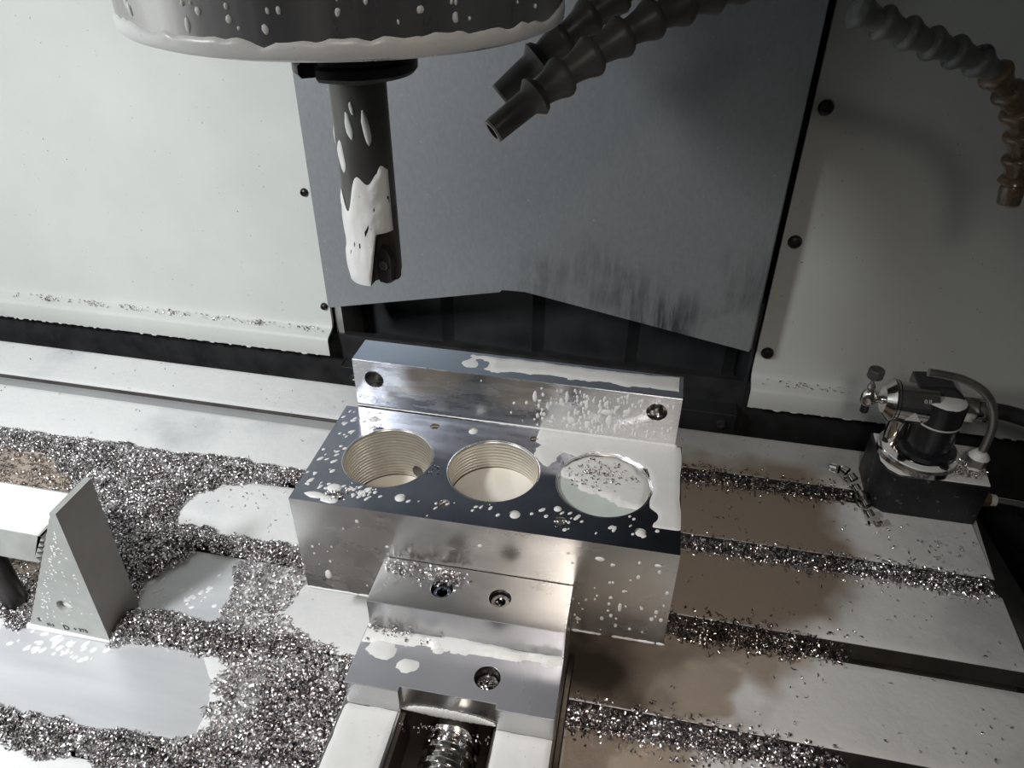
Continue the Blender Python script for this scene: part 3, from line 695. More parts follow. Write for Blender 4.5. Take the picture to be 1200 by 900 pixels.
# holder flange with drive notches
fl = MB(); n = 72; V = []; F = []
rad = []
for k in range(n):
    th = 2*PI*k/n
    notch = abs(((th - math.radians(-118) + PI) % (2*PI)) - PI) < .16 or abs(((th - math.radians(62) + PI) % (2*PI)) - PI) < .16
    rad.append(2.45 if notch else 3.2)
lv = [(48.2, 0), (47.6, 1), (47.3, 1), (47.1, .93), (46.9, .93), (46.75, 1), (46.35, 1), (46.15, .95)]
for z, s_ in lv:
    for k in range(n):
        th = 2*PI*k/n; r = rad[k]*s_ if s_ else 2.2
        V.append((ax + r*math.cos(th), ay + r*math.sin(th), z))
for i in range(len(lv)-1):
    for k in range(n): F.append((i*n+k, i*n+(k+1) % n, (i+1)*n+(k+1) % n, (i+1)*n+k))
F.append(tuple((len(lv)-1)*n+k for k in range(n)))
fl.add(V, F).build('holder_flange', M['holder'], cut, smooth=30)
MB().lathe([(1.75, 46.2), (1.7, 45.9), (1.5, 45.75), (1.5, 39.0)], (ax, ay, 0), n=48).build('shank', M['shank'], cut)
# cutter head: round body with two flutes cut away
V = []; F = []; n = 72; zs = [39.0, 38.6, 38.0, 37.4, 36.9, 36.3, 35.6, 35.0, 34.6, 34.45]
def fl_r(th, z):
    r = 1.5 if z > 34.7 else 1.42
    for c0 in (math.radians(-52), math.radians(128)):
        d = ((th - c0 + PI) % (2*PI)) - PI
        dep = min(max((38.0 - z)/1.0, 0), 1)
        if -.55 < d < .62: r = min(r, 1.5 - dep*(.85*math.cos(d*1.6)**.5 if abs(d*1.6) < PI/2 else 0))
    return r
for z in zs:
    for k in range(n):
        th = 2*PI*k/n; r = fl_r(th, z); V.append((ax+r*math.cos(th), ay+r*math.sin(th), z))
for i in range(len(zs)-1):
    for k in range(n): F.append((i*n+k, i*n+(k+1) % n, (i+1)*n+(k+1) % n, (i+1)*n+k))
F.append(tuple((len(zs)-1)*n+k for k in range(n)))
MB().add(V, F).build('cutter_head', M['cutter'], cut, smooth=40)
def insert(th, parent):
    c = Vector((ax + 1.08*math.cos(th), ay + 1.08*math.sin(th), 35.6))
    nrm = Vector((math.sin(th), -math.cos(th), 0)).normalized() if th < 0 else Vector((-math.sin(th), math.cos(th), 0)).normalized()
    if th < 0: nrm = (nrm*.35 + Vector((0, -1, .1))).normalized()
    up = Vector((0, 0, 1)); sd = up.cross(nrm).normalized()
    pts = [(-.42, -1.25), (.1, -1.3), (.48, -1.0), (.52, .55), (.25, 1.15), (-.2, 1.2), (-.5, .6), (-.5, -.9)]
    V = [c + sd*a + up*b_ + nrm*.0 for a, b_ in pts] + [c + sd*a*.88 + up*b_*.9 + nrm*.42 for a, b_ in pts]
    m_ = len(pts)
    ins = MB().add(V, [tuple(range(m_)), tuple(range(m_, 2*m_))] + [(i, (i+1) % m_, m_+(i+1) % m_, m_+i) for i in range(m_)]).build('insert', M['insert'], parent, smooth=0)
    MB().lathe([(.27, 0), (.27, .1), (.17, .1), (.14, .02), (0, .02)], c + nrm*.41, tuple(nrm), n=18).build('insert_screw', M['shank'], ins)
insert(math.radians(-32), cut); insert(math.radians(150), cut)
# foam coat: upper edge ragged, over the front left of the head
V = []; F = []; n = 64; rows = 22
ang = np.linspace(math.radians(-215), math.radians(-20), n)
for j in range(rows):
    for k in range(n):
        th = ang[k]; u = k/(n-1)
        top = 40.2 + .9*math.sin(u*9+1) + .5*math.sin(u*23) + (2.0 if u > .86 else 0)*(u-.86)*7
        bot = 34.5 if u < .67 else 34.5 + 3.2*min(1, (u-.67)*9)
        z = bot + (top-bot)*j/(rows-1)
        e = min(j, rows-1-j)/2.0; e2 = min(k, n-1-k)/3.0
        r = 1.53 + .10*min(1, e, e2)*(0.5 + fbm(th*4, z*2, 1.0, 5)) + (.08 if z < 36.5 else 0)
        V.append((ax + r*math.cos(th), ay + r*math.sin(th), z))
for j in range(rows-1):
    for k in range(n-1):
        hole = vnoise(k*.55, j*.9, 1.0, 31) > .86 and 3 < j < rows-8 and k > 22
        if not hole: F.append((j*n+k, j*n+k+1, (j+1)*n+k+1, (j+1)*n+k))
MB().add(V, F).build('foam_coat', M['foam'], cut, smooth=80)['kind'] = 'stuff'
dm = MB()
for (th, z, rx, ry) in ((-170, 42.9, .28, .65), (-125, 42.0, .3, .9), (-95, 43.7, .2, .7), (-85, 44.6, .12, .35), (-60, 43.6, .2, .9)):
    t = math.radians(th); nr = (math.cos(t), math.sin(t), 0)
    dm.blob((ax+1.49*nr[0], ay+1.49*nr[1], z), nr, rx, ry, .09, .12, n=14, rnd=rnd)
dm.build('foam_runs', M['foam'], cut, smooth=70)['kind'] = 'stuff'

# ================================================================== SEGMENTED COOLANT HOSES
def bez(P, t):
    """catmull-rom through P"""
    n = len(P)-1; i = min(int(t*n), n-1); f = t*n - i
    p0 = Vector(P[max(i-1, 0)]); p1 = Vector(P[i]); p2 = Vector(P[i+1]); p3 = Vector(P[min(i+2, n)])
    return .5*((2*p1) + (p2-p0)*f + (2*p0-5*p1+4*p2-p3)*f*f + (3*p1-p0-3*p2+p3)*f**3)
def hose(label, P, pitch, r0, r1, tip, group_mats, nozzle_r=None):
    root = thing('coolant_hose', label, 'hose', P[0], group='segmented coolant hoses around the spindle')
    S = [bez(P, i/200) for i in range(201)]
    L = [0]
    for i in range(200): L.append(L[-1] + (S[i+1]-S[i]).length)
    def at(d):
        d = min(max(d, 0), L[-1]-1e-4)
        i = next(j for j in range(200) if L[j+1] > d); f = (d-L[i])/(L[i+1]-L[i])
        return S[i].lerp(S[i+1], f)
    d = 0; k = 0
    a, b_ = at(0), at(tip)
    mt = group_mats(0)
    rn = nozzle_r or r0*.92
    dirv = (b_-a).normalized(); Ln = (b_-a).length
    nz = MB(); nz.lathe([(rn*.7, .3), (rn*.72, 0), (rn, 0), (rn*1.02, .1), (rn*1.08, Ln*.7), (r0, Ln*.85), (r1*1.02, Ln), (r1*.9, Ln+.3), (r0*.8, Ln+.6)], a, tuple(dirv), n=24)
    nz.add([a + dirv*.3 + v for v in (Vector((0,0,0)),)], [])
    nz.build('nozzle', mt, root, smooth=50)
    MB().lathe([(rn*.68, .28), (0, .3)], a, tuple(dirv), n=20).build('nozzle_bore', M['black_rubber'], root)
    MB().lathe([(rn*.70, -.03), (rn*1.0, -.04), (rn*1.03, .1), (rn*.72, .12)], a, tuple(dirv), n=24, cap=False).build('nozzle_rim', M['rim'], root)
    d = tip
    while d + pitch < L[-1]:
        a, b_ = at(d), at(d+pitch); dv = (b_-a).normalized(); l = (b_-a).length
        k += 1
        MB().lathe([(r0*.85, -.1*l), (r0, .05*l), (r0*1.03, .25*l), (r0*1.2, .55*l), (r1, .80*l), (r1*1.03, .92*l), (r1*.93, 1.02*l), (r0*.9, 1.08*l)], a, tuple(dv), n=24).build('hose_segment', group_mats(k), root, smooth=50)
        d += pitch
H1 = [(-10.7, 44.5, 42.1), (-8.2, 46.4, 44.0), (-4.6, 49.2, 46.3), (-1.2, 51.6, 48.0), (3.5, 55.3, 49.4), (5.2, 56.7, 50.0)]
H2 = [(x*1.045, y*1.045, 55+(z-55)*1.045) for x, y, z in [(-10.6, 46.6, 43.4), (-8.4, 47.6, 45.4), (-5.6, 49.2, 47.6), (-2.6, 51.2, 49.6), (1.5, 54, 52), (5, 56, 55)]]
H3 = [(x*1.09, y*1.09, 55+(z-55)*1.09) for x, y, z in [(-9.4, 48.3, 44.9), (-6.9, 49.6, 47.0), (-4.8, 50.8, 49.0), (-2.6, 52.2, 51.6), (-.6, 53.4, 54.5)]]
H1 = [(x+.4, y, z-.35) for x, y, z in H1]; H2 = [(x+.15, y+.6, z-.15) for x, y, z in H2]; H3 = [(x+.9, y, z-.5) for x, y, z in H3]
H4 = [(26.2, 61.4, 33.9), (25.6, 61.2, 37.6), (24.0, 60.6, 41.0), (20.8, 59.5, 43.9), (17.0, 58.4, 45.2), (13.0, 57.5, 46.6), (9.6, 56.7, 48.0)]
grey = lambda k: M['hose']
hose('dark grey segmented coolant hose, lowest of the three with the nozzle nearest the cutter', H1, 2.25, .82, 1.22, 3.3, grey)
hose('dark grey segmented coolant hose, middle of the three tucked behind the lowest', H2, 2.2, .76, 1.16, 3.2, grey)
hose('dark grey segmented coolant hose, highest of the three with its nozzle beside the spindle', H3, 2.1, .74, 1.1, 2.6, grey)
hose('long segmented hose at upper right, grey turning to an amber foam-wet end', H4, 1.9, .72, 1.12, 1.8, lambda k: M['amber'] if k < 6 else M['hose_wet'], nozzle_r=.8)

# ================================================================== TOOL SETTER AT RIGHT
ts = thing('tool_setter', 'black block with chrome ring, black barrel and chrome side cylinder on the table end', 'tool setter', (30.5, 66, 0.1))
MB().prism([(26.6, 62.6), (35.3, 62.6), (36.0, 69.0), (25.3, 69.4), (25.2, 64.6), (25.7, 63.3)], 0.12, 5.2).build('base_block', M['black_block'], ts, bevel=.12)
MB().prism([(26.8, 62.75), (35.2, 62.75), (35.8, 68.9), (25.5, 69.2), (25.4, 64.7), (25.9, 63.5)], 5.18, 5.34).build('foam_cover', M['foam'], ts, bevel=.06)
MB().lathe([(3.85, 5.3), (3.95, 5.4), (3.95, 6.0), (3.8, 6.15), (0, 6.15)], (29.2, 66.3, 0), n=56).build('chrome_ring', M['chrome'], ts)
MB().lathe([(2.9, 6.15), (3.6, 6.15), (3.6, 6.25), (2.9, 6.27)], (29.2, 66.3, 0), n=48, cap=False).build('ring_foam', M['foam'], ts)
for a_ in (170, 225, 300, 60):
    t = math.radians(a_); MB().lathe([(.42, 0), (.42, .3), (.25, .3), (.2, .12), (0, .12)], (29.2+3.2*math.cos(t), 66.3+3.2*math.sin(t), 6.2), n=14).build('ring_screw', M['holder'], ts)
bxx, byy = 29.75, 66.3
MB().lathe([(2.75, 6.2), (2.85, 6.35), (2.75, 6.8), (2.15, 7.0)], (bxx, byy, 0), n=40).build('barrel_foot', M['black_plastic'], ts)
MB().lathe([(2.15, 6.9), (2.1, 12.3), (1.95, 12.45), (0, 12.45)], (bxx, byy, 0), n=40).build('barrel', M['black_plastic'], ts)
MB().lathe([(2.14, 9.95), (2.17, 9.98), (2.17, 10.12), (2.14, 10.15)], (bxx, byy, 0), n=40, cap=False).build('silver_band', M['print'], ts)
MB().blob((bxx, byy, 12.44), (0, 0, 1), 1.95, 1.95, .25, n=28, wob=.02, rnd=rnd).blob((bxx-.2, byy+1.2, 12.5), (0,0,1), .6, .5, .6, rnd=rnd).build('foam_cap', M['foam'], ts, smooth=80)
MB().prism([(27.0, 9.6), (27.0, 13.5), (30.3, 13.8), (31.5, 12.7), (31.8, 9.6)], 66.4, 69.3, 'y').build('sensor_housing', M['black_plastic'], ts, bevel=.15)
cy, cz = 66.9, 11.25
MB().lathe([(0, 0), (1.35, .02), (1.45, .15), (2.1, .75), (2.15, 4.6)], (24.35, cy, cz), (1, 0, 0), n=40).build('chrome_cylinder', M['chrome'], ts)
for k in (.85, 1.15): MB().lathe([(2.16, 0), (2.19, .03), (2.16, .06)], (24.35+k, cy, cz), (1, 0, 0), n=40, cap=False).build('groove_line', M['holder'], ts)
text('0.B', .55, (27.5, cy-1.75, cz+1.2), 'printed_marking', ts, M['print'], rot=(math.radians(60), 0, 0))
MB().prism([(-.75, -.45), (.75, -.45), (0, .5)], 0, .03).build('logo_mark', M['print'], ts, loc=(0, 0, 0))
lg = bpy.data.objects['logo_mark']; lg.location = (Vector((26.9, cy-2.14, cz-.25)) - Vector(ORG[ts.name]))*U; lg.rotation_euler = (math.radians(82), 0, 0)
MB().lathe([(1.5, 0), (1.5, 1.5)], (31.4, 67.2, cz), (1, 0, 0), n=6).build('hex_fitting', M['chrome'], ts, bevel=.08)
MB().lathe([(1.0, 0), (1.25, .1), (1.3, 1.1), (.9, 1.3)], (32.9, 67.2, cz), (1, 0, 0), n=14).build('knurled_nut', M['chrome'], ts)
MB().tube([bez([(34, 67.2, cz), (36, 67.3, cz-.2), (38.5, 67.5, cz-.9), (42, 68, cz-2.3), (47, 69, cz-5)], i/24) for i in range(25)], .8, n=16).build('black_cable', M['black_rubber'], ts)
MB().lathe([(.9, 5.6), (1.0, 7.4), (1.0, 9.1)], (26.7, 67.2, 0), n=16).build('support_post', M['chrome'], ts)
# side valve with knurled knob
MB().lathe([(.35, 0), (.45, .3), (.35, .7), (.5, 1.1)], (23.3, cy, cz-.05), (1, 0, 0), n=16).build('valve_neck', M['chrome'], ts)
MB().lathe([(0, -1.05), (.4, -1.0), (.75, -.5), (.8, 0), (.7, .55), (.35, .9)], (23.0, cy, cz+.1), n=20).build('valve_ball', M['chrome'], ts)
MB().lathe([(.3, .8), (.42, 1.2), (.25, 1.6), (.25, 2.3)], (22.95, cy, cz+.1), n=14).build('valve_stem', M['tube'], ts)
MB().lathe([(.68, 2.3), (.76, 2.4), (.76, 3.2), (.68, 3.3), (0, 3.3)], (22.95, cy, cz+.1), n=16).build('valve_knob', M['hose'], ts, smooth=20)
MB().lathe([(.32, -1.9), (.42, -1.8), (.42, -1.0)], (23.0, cy, cz+.1), n=12).build('valve_tip', M['black_plastic'], ts)
# bent air pipe
tp = [bez([(27.0, 65.6, 15.7), (28.6, 65.6, 15.6), (30.3, 65.6, 15.3), (32.2, 65.5, 14.4), (33.5, 65.4, 12.9), (34.15, 65.2, 11.0), (34.25, 65, 9.2), (34.1, 64.8, 7.6)], i/40) for i in range(41)]
MB().tube(tp, .40, n=16).build('bent_pipe', M['tube'], ts, smooth=60)
MB().lathe([(.95, 5.3), (.95, 6.2)], (33.9, 64.6, 0), n=6).build('pipe_nut', M['chrome'], ts, bevel=.06)
MB().lathe([(.8, 6.2), (1.0, 6.35), (1.0, 7.3)], (33.95, 64.65, 0), n=6).build('pipe_nut', M['tube'], ts, bevel=.06)
MB().lathe([(.98, 7.3), (.9, 7.5), (.5, 7.95)], (34.0, 64.7, 0), n=16).lathe([(.9, 6.15), (.85, 6.4)], (33.9, 64.6, 0), n=16).build('nut_foam', M['foam'], ts)
ft = thing('air_hose', 'clear air hose with brass fitting on the right side of the black setter block', 'hose', (36.5, 64.5, 2))
MB().lathe([(.7, 0), (.75, .15), (.75, .9), (.6, 1.0)], (35.75, 64.6, 2.1), (1, 0, 0), n=6).build('brass_fitting', M['amber'], ft, bevel=.05)
MB().lathe([(.55, 0), (.62, .1), (.6, .5)], (36.75, 64.6, 2.1), (1, 0, 0), n=18).build('foam_collar', M['foam'], ft)
MB().tube([(37.2, 64.6, 2.1), (39, 64.6, 2.0), (42, 64.6, 1.7), (48, 64.4, .6)], .42, n=14).build('hose_tube', M['chrome'], ft)

# ================================================================== CHIPS
def make_chips(name, pts, size, seed, material, label, flat=0.0, bed=None, st=1.0):
    """pts (N,3) cm; every chip is a curled ribbon of five quads"""
    r = np.random.RandomState(seed); n = len(pts); S = 6
    R = size*r.uniform(.45, 1.0, n); arc = r.uniform(1.6, 4.6, n); w = size*r.uniform(.35, .9, n); pit = size*r.uniform(-.5, .9, n)
    t = np.linspace(0, 1, S)[None, :]
    th = arc[:, None]*(t-.5)
    cx = R[:, None]*np.cos(th) - R[:, None]*.5; cy_ = R[:, None]*np.sin(th); cz_ = pit[:, None]*(t-.5)
    taper = .5 + .5*np.sin(PI*np.clip(t*.9+.08, 0, 1))
    A = np.stack([cx, cy_, cz_ - w[:, None]*.5*taper], -1); B = np.stack([cx*1.12, cy_*1.12, cz_ + w[:, None]*.5*taper], -1)
    P = np.stack([A, B], 2).reshape(n, S*2, 3)
    q = r.normal(size=(n, 4)); q[:, 1:3] *= (1-flat); q /= np.linalg.norm(q, axis=1)[:, None]
    a, b_, c_, d_ = q.T
    Rm = np.stack([1-2*(c_*c_+d_*d_), 2*(b_*c_-a*d_), 2*(b_*d_+a*c_), 2*(b_*c_+a*d_), 1-2*(b_*b_+d_*d_), 2*(c_*d_-a*b_), 2*(b_*d_-a*c_), 2*(c_*d_+a*b_), 1-2*(b_*b_+c_*c_)], -1).reshape(n, 3, 3)
    P = np.einsum('nij,nkj->nki', Rm, P) + np.asarray(pts)[:, None, :]
    base = np.arange(n)[:, None, None]*(S*2)
    f = np.array([[2*i, 2*i+2, 2*i+3, 2*i+1] for i in range(S-1)])[None]
    Fq = (base + f).reshape(-1, 4); Vv = P.reshape(-1, 3)
    mi = np.zeros(len(Fq), int)
    mats = [material]
    if bed is not None:
        bv, bf = bed; Fq = np.concatenate([Fq, np.asarray(bf) + len(Vv)]); Vv = np.concatenate([Vv, np.asarray(bv)]); mi = np.concatenate([mi, np.ones(len(bf), int)]); mats.append(M['chip_bed'])
    me = bpy.data.meshes.new(name)
    me.vertices.add(len(Vv)); me.vertices.foreach_set('co', (Vv*U).astype(np.float32).ravel())
    me.loops.add(len(Fq)*4); me.loops.foreach_set('vertex_index', Fq.astype(np.int32).ravel())
    me.polygons.add(len(Fq)); me.polygons.foreach_set('loop_start', (np.arange(len(Fq))*4).astype(np.int32))
    me.polygons.foreach_set('loop_total', np.full(len(Fq), 4, np.int32))
    for mm in mats: me.materials.append(mm)
    me.polygons.foreach_set('material_index', mi.astype(np.int32))
    me.update(calc_edges=True); me.validate()
    o = bpy.data.objects.new(name, me); scene.collection.objects.link(o)
    return tag(o, label, 'metal chips', kind='stuff')
def heap(poly, dens, H, size, seed, material, label, slope=3.0, wob=1.2, z0=0.05, bed=True, avoid=None, fall=None):
    r = np.random.RandomState(seed); P = np.array(poly); lo, hi = P.min(0)-1, P.max(0)+1
    n = int((hi-lo).prod()*dens); x = r.uniform(lo[0], hi[0], n); y = r.uniform(lo[1], hi[1], n)
    hf = lambda x, y: np.clip((sdist(x, y, poly) + (fbm(x, y, 1.6, seed)-.5)*wob)/slope, 0, 1)**.6*H*(.6+.7*fbm(x, y, 3.0, seed+7))
    h = hf(x, y); ok = h > 0
    if avoid is not None: ok &= ~avoid(x, y)
    if fall is not None: ok &= r.rand(n) < fall(x, y)
    x, y, h = x[ok], y[ok], h[ok]
    z = z0 + size*.45 + h*r.uniform(.75, 1.1, len(x))
    bd = None
    if bed:
        gx, gy = np.meshgrid(np.arange(lo[0], hi[0], .5), np.arange(lo[1], hi[1], .5)); gh = hf(gx, gy)
        K = gx.shape[1]; inside = gh > .02
        if avoid is not None: inside &= ~avoid(gx, gy)
        bv = np.stack([gx.ravel(), gy.ravel(), z0 + gh.ravel()*.86 - .02], 1)
        bf = [(i*K+j, i*K+j+1, (i+1)*K+j+1, (i+1)*K+j) for i in range(gx.shape[0]-1) for j in range(K-1) if inside[i, j] and inside[i+1, j] and inside[i, j+1] and inside[i+1, j+1]]
        if bf: bd = (bv, bf)
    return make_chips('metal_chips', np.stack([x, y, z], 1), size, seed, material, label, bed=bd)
vise_av = lambda x, y: ((x > -18.6) & (x < -2.2)) | ((x > -49.6) & (x < -41.2) & (y > 32.0) & (y < 36.4))
A_ = [(-100, 55.6), (-73.1, 55.5), (-64.8, 55.5), (-57.1, 55.9), (-48.9, 55.9), (-43.7, 56.1), (-38.7, 56.2), (-28, 56.0), (-28, 54.4), (-38.6, 53.0), (-42.0, 51.9), (-44.2, 49.9), (-44.4, 47.7), (-43.3, 46.2), (-41.2, 45.9), (-37.3, 45.7), (-34.8, 45.5), (-24, 45.5), (-24, 43.4), (-31.0, 43.2), (-33.2, 43.0), (-36.7, 43.2), (-39.5, 43.1), (-40.2, 42.2), (-41.1, 40.8), (-42.5, 38.5), (-41.2, 36.2), (-43, 36.3), (-49.0, 40.7), (-55.5, 47.4), (-58.5, 49.1), (-64.4, 52.6), (-70.6, 52.7), (-100, 52.5)]
heap(A_, 58, 1.1, .22, 1, M['chips'], 'big drift of bright curled chips between the step block and the bored block', slope=1.6, avoid=vise_av)
heap([(-100, 52.5), (-70, 52.7), (-64, 52.6), (-58, 49.5), (-52, 44), (-49, 40.5), (-45, 36.5), (-49.5, 36.8), (-56, 37.2), (-100, 38)], 9, .35, .24, 2, M['chips_dark'], 'thin dark chips behind the strap clamp', bed=False, avoid=vise_av)
W_ = [(-35.6, 42.5), (-30.8, 45.8), (-27.2, 43.0), (-28.4, 38.0), (-26.5, 36.5), (-22.1, 35.3), (-26.6, 34.3), (-30.5, 35.3), (-33.5, 35.5), (-34.1, 39.7)]
heap(W_, 22, .25, .25, 3, M['chips'], 'loose chips in froth in front of the left end of the block', slope=1.5, bed=False, avoid=vise_av)
CC = [(-42.3, 32.7), (-42.0, 35.3), (-40.0, 35.9), (-37.8, 35.9), (-35.0, 35.6), (-32.1, 35.8), (-29.9, 36.2), (-24.6, 36.3), (-21.5, 35.4), (-19.2, 33.4), (-18.7, 30.6), (-18.7, 27.9), (-18.7, 14), (-58, 15), (-58, 21), (-44.7, 22.6), (-40.4, 22.6), (-37.7, 22.4), (-36, 22.6), (-35.0, 24.7), (-39.7, 25.0), (-46.5, 25.1), (-58, 25.2), (-58, 25.4), (-39.7, 25.3), (-36.0, 25.2), (-31.6, 25.3), (-29.9, 25.7), (-29.4, 27.4), (-30.1, 28.2), (-29.8, 29.5), (-31.1, 30.4), (-30.7, 31.4), (-31.9, 32.8), (-32.8, 33.3), (-35.7, 33.3), (-39.5, 33.0), (-41.0, 31.9)]
froth = lambda x, y: np.clip(1.15 - 1.3*np.clip(1.0 - np.hypot((x+27.5)/2.2, (y-27.5)/4.5), 0, 1) - 1.2*np.clip(1.0 - np.hypot((x+28.5)/5, (y-33.8)/1.5), 0, 1), .12, 1)
C1 = [(-42.3, 32.7), (-42.0, 35.3), (-40.0, 35.9), (-37.8, 35.9), (-35.0, 35.6), (-31, 35.5), (-27.9, 35.0), (-26, 33.8), (-23.6, 34.6), (-20.5, 34.6), (-18.7, 33.4), (-18.6, 14), (-26, 14), (-26.5, 26), (-26, 30), (-27, 32.0), (-31.9, 32.6), (-35.7, 32.6), (-39.5, 32.4), (-41.0, 31.6)]
heap(C1, 50, 1.3, .25, 4, M['chips'], 'deep mound of curled chips against the left side of the vise', slope=2.2, avoid=vise_av)
heap([(-31.9, 33.2), (-30.5, 31.4), (-30.9, 30.4), (-29.6, 29.4), (-30.1, 28.2), (-29.2, 27.2), (-30, 25.5), (-26, 22), (-24, 26), (-25, 33.5), (-22, 35.5), (-26, 36), (-31, 35.5)], 22, .3, .27, 5, M['chips'], 'curled chips standing in white froth left of the deep mound', bed=False, avoid=vise_av)
heap([(-58, 25.3), (-46.5, 25.0), (-40, 25.0), (-34.5, 25.3), (-30.0, 25.8), (-25, 26.5), (-24, 14), (-33, 20.5), (-36.5, 22.7), (-40.4, 22.2), (-44.7, 22.5), (-58, 21.9)], 50, .7, .25, 6, M['chips'], 'row of chips along the nearest slot at lower left', slope=1.4)
heap([(-60, 36.8), (-55.5, 37.4), (-53.2, 37.5), (-50.8, 35.4), (-49.3, 32.3), (-50.2, 31.6), (-52.2, 32.2), (-60, 32)], 50, .5, .25, 7, M['chips'], 'chips heaped under the strap clamp')
# chips lying in and along the slots right of the block
def row(x0, x1, yf, seed, n, sp, label, material, taper=None, H=.4):
    r = np.random.RandomState(seed); x = r.uniform(x0, x1, n); y = yf - 1.2 + r.normal(size=n)*sp - .25
    if taper is not None: ok = r.rand(n) < taper(x); x, y = x[ok], y[ok]
    inslot = (y < yf) & (y > yf-SW)
    z = np.where(inslot, r.uniform(-.55, .35, len(x)), r.uniform(.14, .3, len(x))) + H*np.exp(-((y-yf+1.3)/.8)**2)*r.rand(len(x))
    bv = []; bf = []
    xs_ = np.arange(x0, x1, .5); K = 5
    tp_ = np.ones(len(xs_)) if taper is None else taper(xs_)
    for i, xx in enumerate(xs_):
        for j in range(K):
            yy = yf - SW + .03 + (SW-.06)*j/(K-1); bv.append((xx, yy, -.35 - 1.2*(1-tp_[i]) + .2*math.sin(xx*2+j)))
    for i in range(len(xs_)-1):
        for j in range(K-1):
            if tp_[i] > .25: bf.append((i*K+j, i*K+j+1, (i+1)*K+j+1, (i+1)*K+j))
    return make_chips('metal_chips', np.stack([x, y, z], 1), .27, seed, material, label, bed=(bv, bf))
row(4.7, 24, 65.7, 31, 1100, .85, 'dark chips along the rearmost slot right of the block', M['chips_dark'], lambda x: np.clip(1.1-(x-15)/22, .5, 1), .2)
row(4.7, 34.8, 55.5, 32, 2300, .7, 'chips along the second slot, brightest near the table end', M['chips'], None, .4)
row(3.8, 20.5, 45.3, 33, 1500, .8, 'chips along the third slot from the back, right of the block', M['chips_dark'], lambda x: np.clip((21-x)/6, 0, 1), .4)
row(-2.4, 19, 35.1, 34, 2000, .8, 'chips along the fourth slot beside the vise', M['chips'], lambda x: np.clip((20-x)/6, .15, 1), .5)
def cluster(cx_, cy__, cz, sx_, sy_, n, size, seed, label, hz=.5, material='chips', rotv=True, mask=None):
    r = np.random.RandomState(seed); p = r.normal(size=(n, 2)); x = cx_+p[:, 0]*sx_; y = cy__+p[:, 1]*sy_
    z = cz + size*.4 + hz*r.rand(n)*np.exp(-(p**2).sum(1)*.8)
    if mask is not None: ok = mask(x, y); x, y, z = x[ok], y[ok], z[ok]
    return make_chips('metal_chips', np.stack([x, y, z], 1), size, seed, M[material], label)
jaw_ok = lambda x, y: (x > -17.7) & (x < -2.8) & (y < 37.9) & (y > 33.8)
cluster(-15.6, 37.2, 9.9, 1.2, .45, 130, .2, 51, 'fine chips along the back left corner of the jaw', mask=jaw_ok)
cluster(-12.5, 36.8, 9.9, .75, .5, 190, .2, 52, 'chips piled behind the left jaw screw', hz=.8, mask=jaw_ok)
cluster(-8.1, 35.8, 9.2, .35, .35, 40, .2, 53, 'chips inside the right jaw screw socket', hz=.3)
cluster(-7.9, 30.7, 6.0, .35, .5, 90, .24, 54, 'chips clumped in the jaw carrier screw hole', hz=1.4)
cluster(-16.0, 33.2, 7.2, 1.6, .3, 90, .2, 55, 'chips on the foam line at the left of the step', hz=.4, mask=lambda x, y: (x > -17.7) & (x < -9) & (y < 33.6))
cluster(-10.2, 27.8, 4.4, 1.5, .3, 60, .17, 56, 'chips at the mouth of the vise screw channel', hz=.5)
cluster(-1.8, 45.8, 14.75, 1.5, .8, 150, .17, 57, 'fine chips on the foam in the right bore', hz=.1, material='chips_dark', mask=lambda x, y: np.hypot(x+1.45, y-44.5) < 3.4)
cluster(-21.6, 38.9, 14.8, .4, .25, 45, .2, 58, 'chips on the front left edge of the block top', hz=.3)
cluster(-15.7, 43.4, 14.8, .5, .35, 30, .17, 59, 'tiny chips between the left and middle bores', hz=.1, material='chips', mask=lambda x, y: (np.hypot(x+19.15, y-44.3) > 3.8) & (np.hypot(x+10.3, y-44.4) > 3.8))
cluster(-4.2, 39.8, 14.75, .25, .22, 30, .16, 60, 'chips in the fifth front hole of the block', hz=.1)
cluster(1.9, 50.7, 17.6, .3, .01, 40, .2, 61, 'chips in the right hole of the tall bar', hz=.7)
cluster(33.0, 64.3, 5.9, .7, .7, 140, .24, 62, 'chips gathered beside the pipe nut on the tool setter', hz=.6)
cluster(31, 58.5, .2, 3, 1.6, 50, .2, 63, 'loose chips in front of the tool setter', hz=.1, mask=lambda x, y: (y < 61.5) & (x < 35) & (y > 55.6))
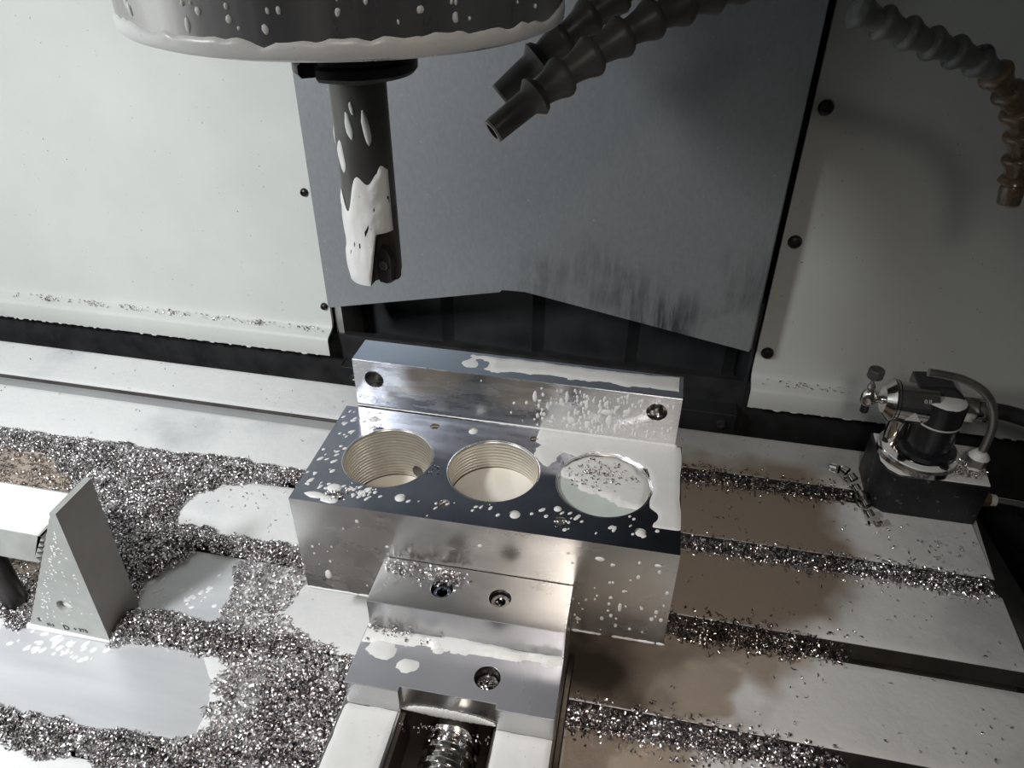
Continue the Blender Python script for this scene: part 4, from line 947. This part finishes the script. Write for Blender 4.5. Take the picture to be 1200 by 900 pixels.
r_ = np.random.RandomState(77)
def ledge(x0, x1, n, seed, label):
    r = np.random.RandomState(seed); x = r.uniform(x0, x1, n); k = r.rand(n) < .6; x = np.where(k, np.round(x/6.3)*6.3 + r.normal(size=n)*.9, x)
    ok = (x > x0) & (x < x1); x = x[ok]; y = r.uniform(77.7, 78.5, len(x))
    make_chips('metal_chips', np.stack([x, y, 4.35 + (y-78)*.35 + .1], 1), .19, seed, M['chips_dark'], label)
ledge(-88, -41, 210, 71, 'small chips scattered along the ledge of the left panel')
ledge(14, 26, 40, 72, 'few small chips on the ledge of the right panel')
# scattered single chips on froth
pts = []
while len(pts) < 900:
    x = r_.uniform(-95, 35); y = r_.uniform(15, 72)
    if not any(a + .3 < y < b_ - .3 for a, b_ in strips): continue
    if -26 < x < 5 and 27 < y < 55: continue
    if x < -28 and 24 < y < 44: continue
    if x < 0 and y > 55 and r_.rand() > .12: continue
    if x > 24 and y > 61: continue
    if x > 5 and vnoise(x, y, 2.5, 88) < .5: continue
    pts.append((x, y, .16 + .08*r_.rand()))
make_chips('metal_chips', np.array(pts), .2, 81, M['chips_dark'], 'single chips scattered thinly across the froth')
# long curly chip by the setter
cp = [(22.4, 68.2, .7), (23.5, 67.0, 1.1), (24.3, 64.7, .9), (24.7, 62.6, .8), (25.2, 60.3, .7)]
V = []; F = []; n = 150
for i in range(n+1):
    t = i/n; c0 = bez(cp, t); t1 = (bez(cp, min(t+.01, 1)) - bez(cp, max(t-.01, 0))).normalized()
    u = t1.orthogonal().normalized(); w = t1.cross(u); th = t*2*PI*7.5; rr = .52*(1 - .25*math.sin(t*17))
    for dt in (-.40, .40):
        c1 = c0 + t1*dt; V.append(c1 + (u*math.cos(th) + w*math.sin(th))*rr*(1.0 if dt < 0 else 1.12))
for i in range(n): F.append((2*i, 2*i+2, 2*i+3, 2*i+1))
cc = MB().add(V, F).build('curly_chip', M['chrome'], smooth=60); tag(cc, 'long curly chrome-bright swarf spiral lying beside the black setter block', 'metal chip')
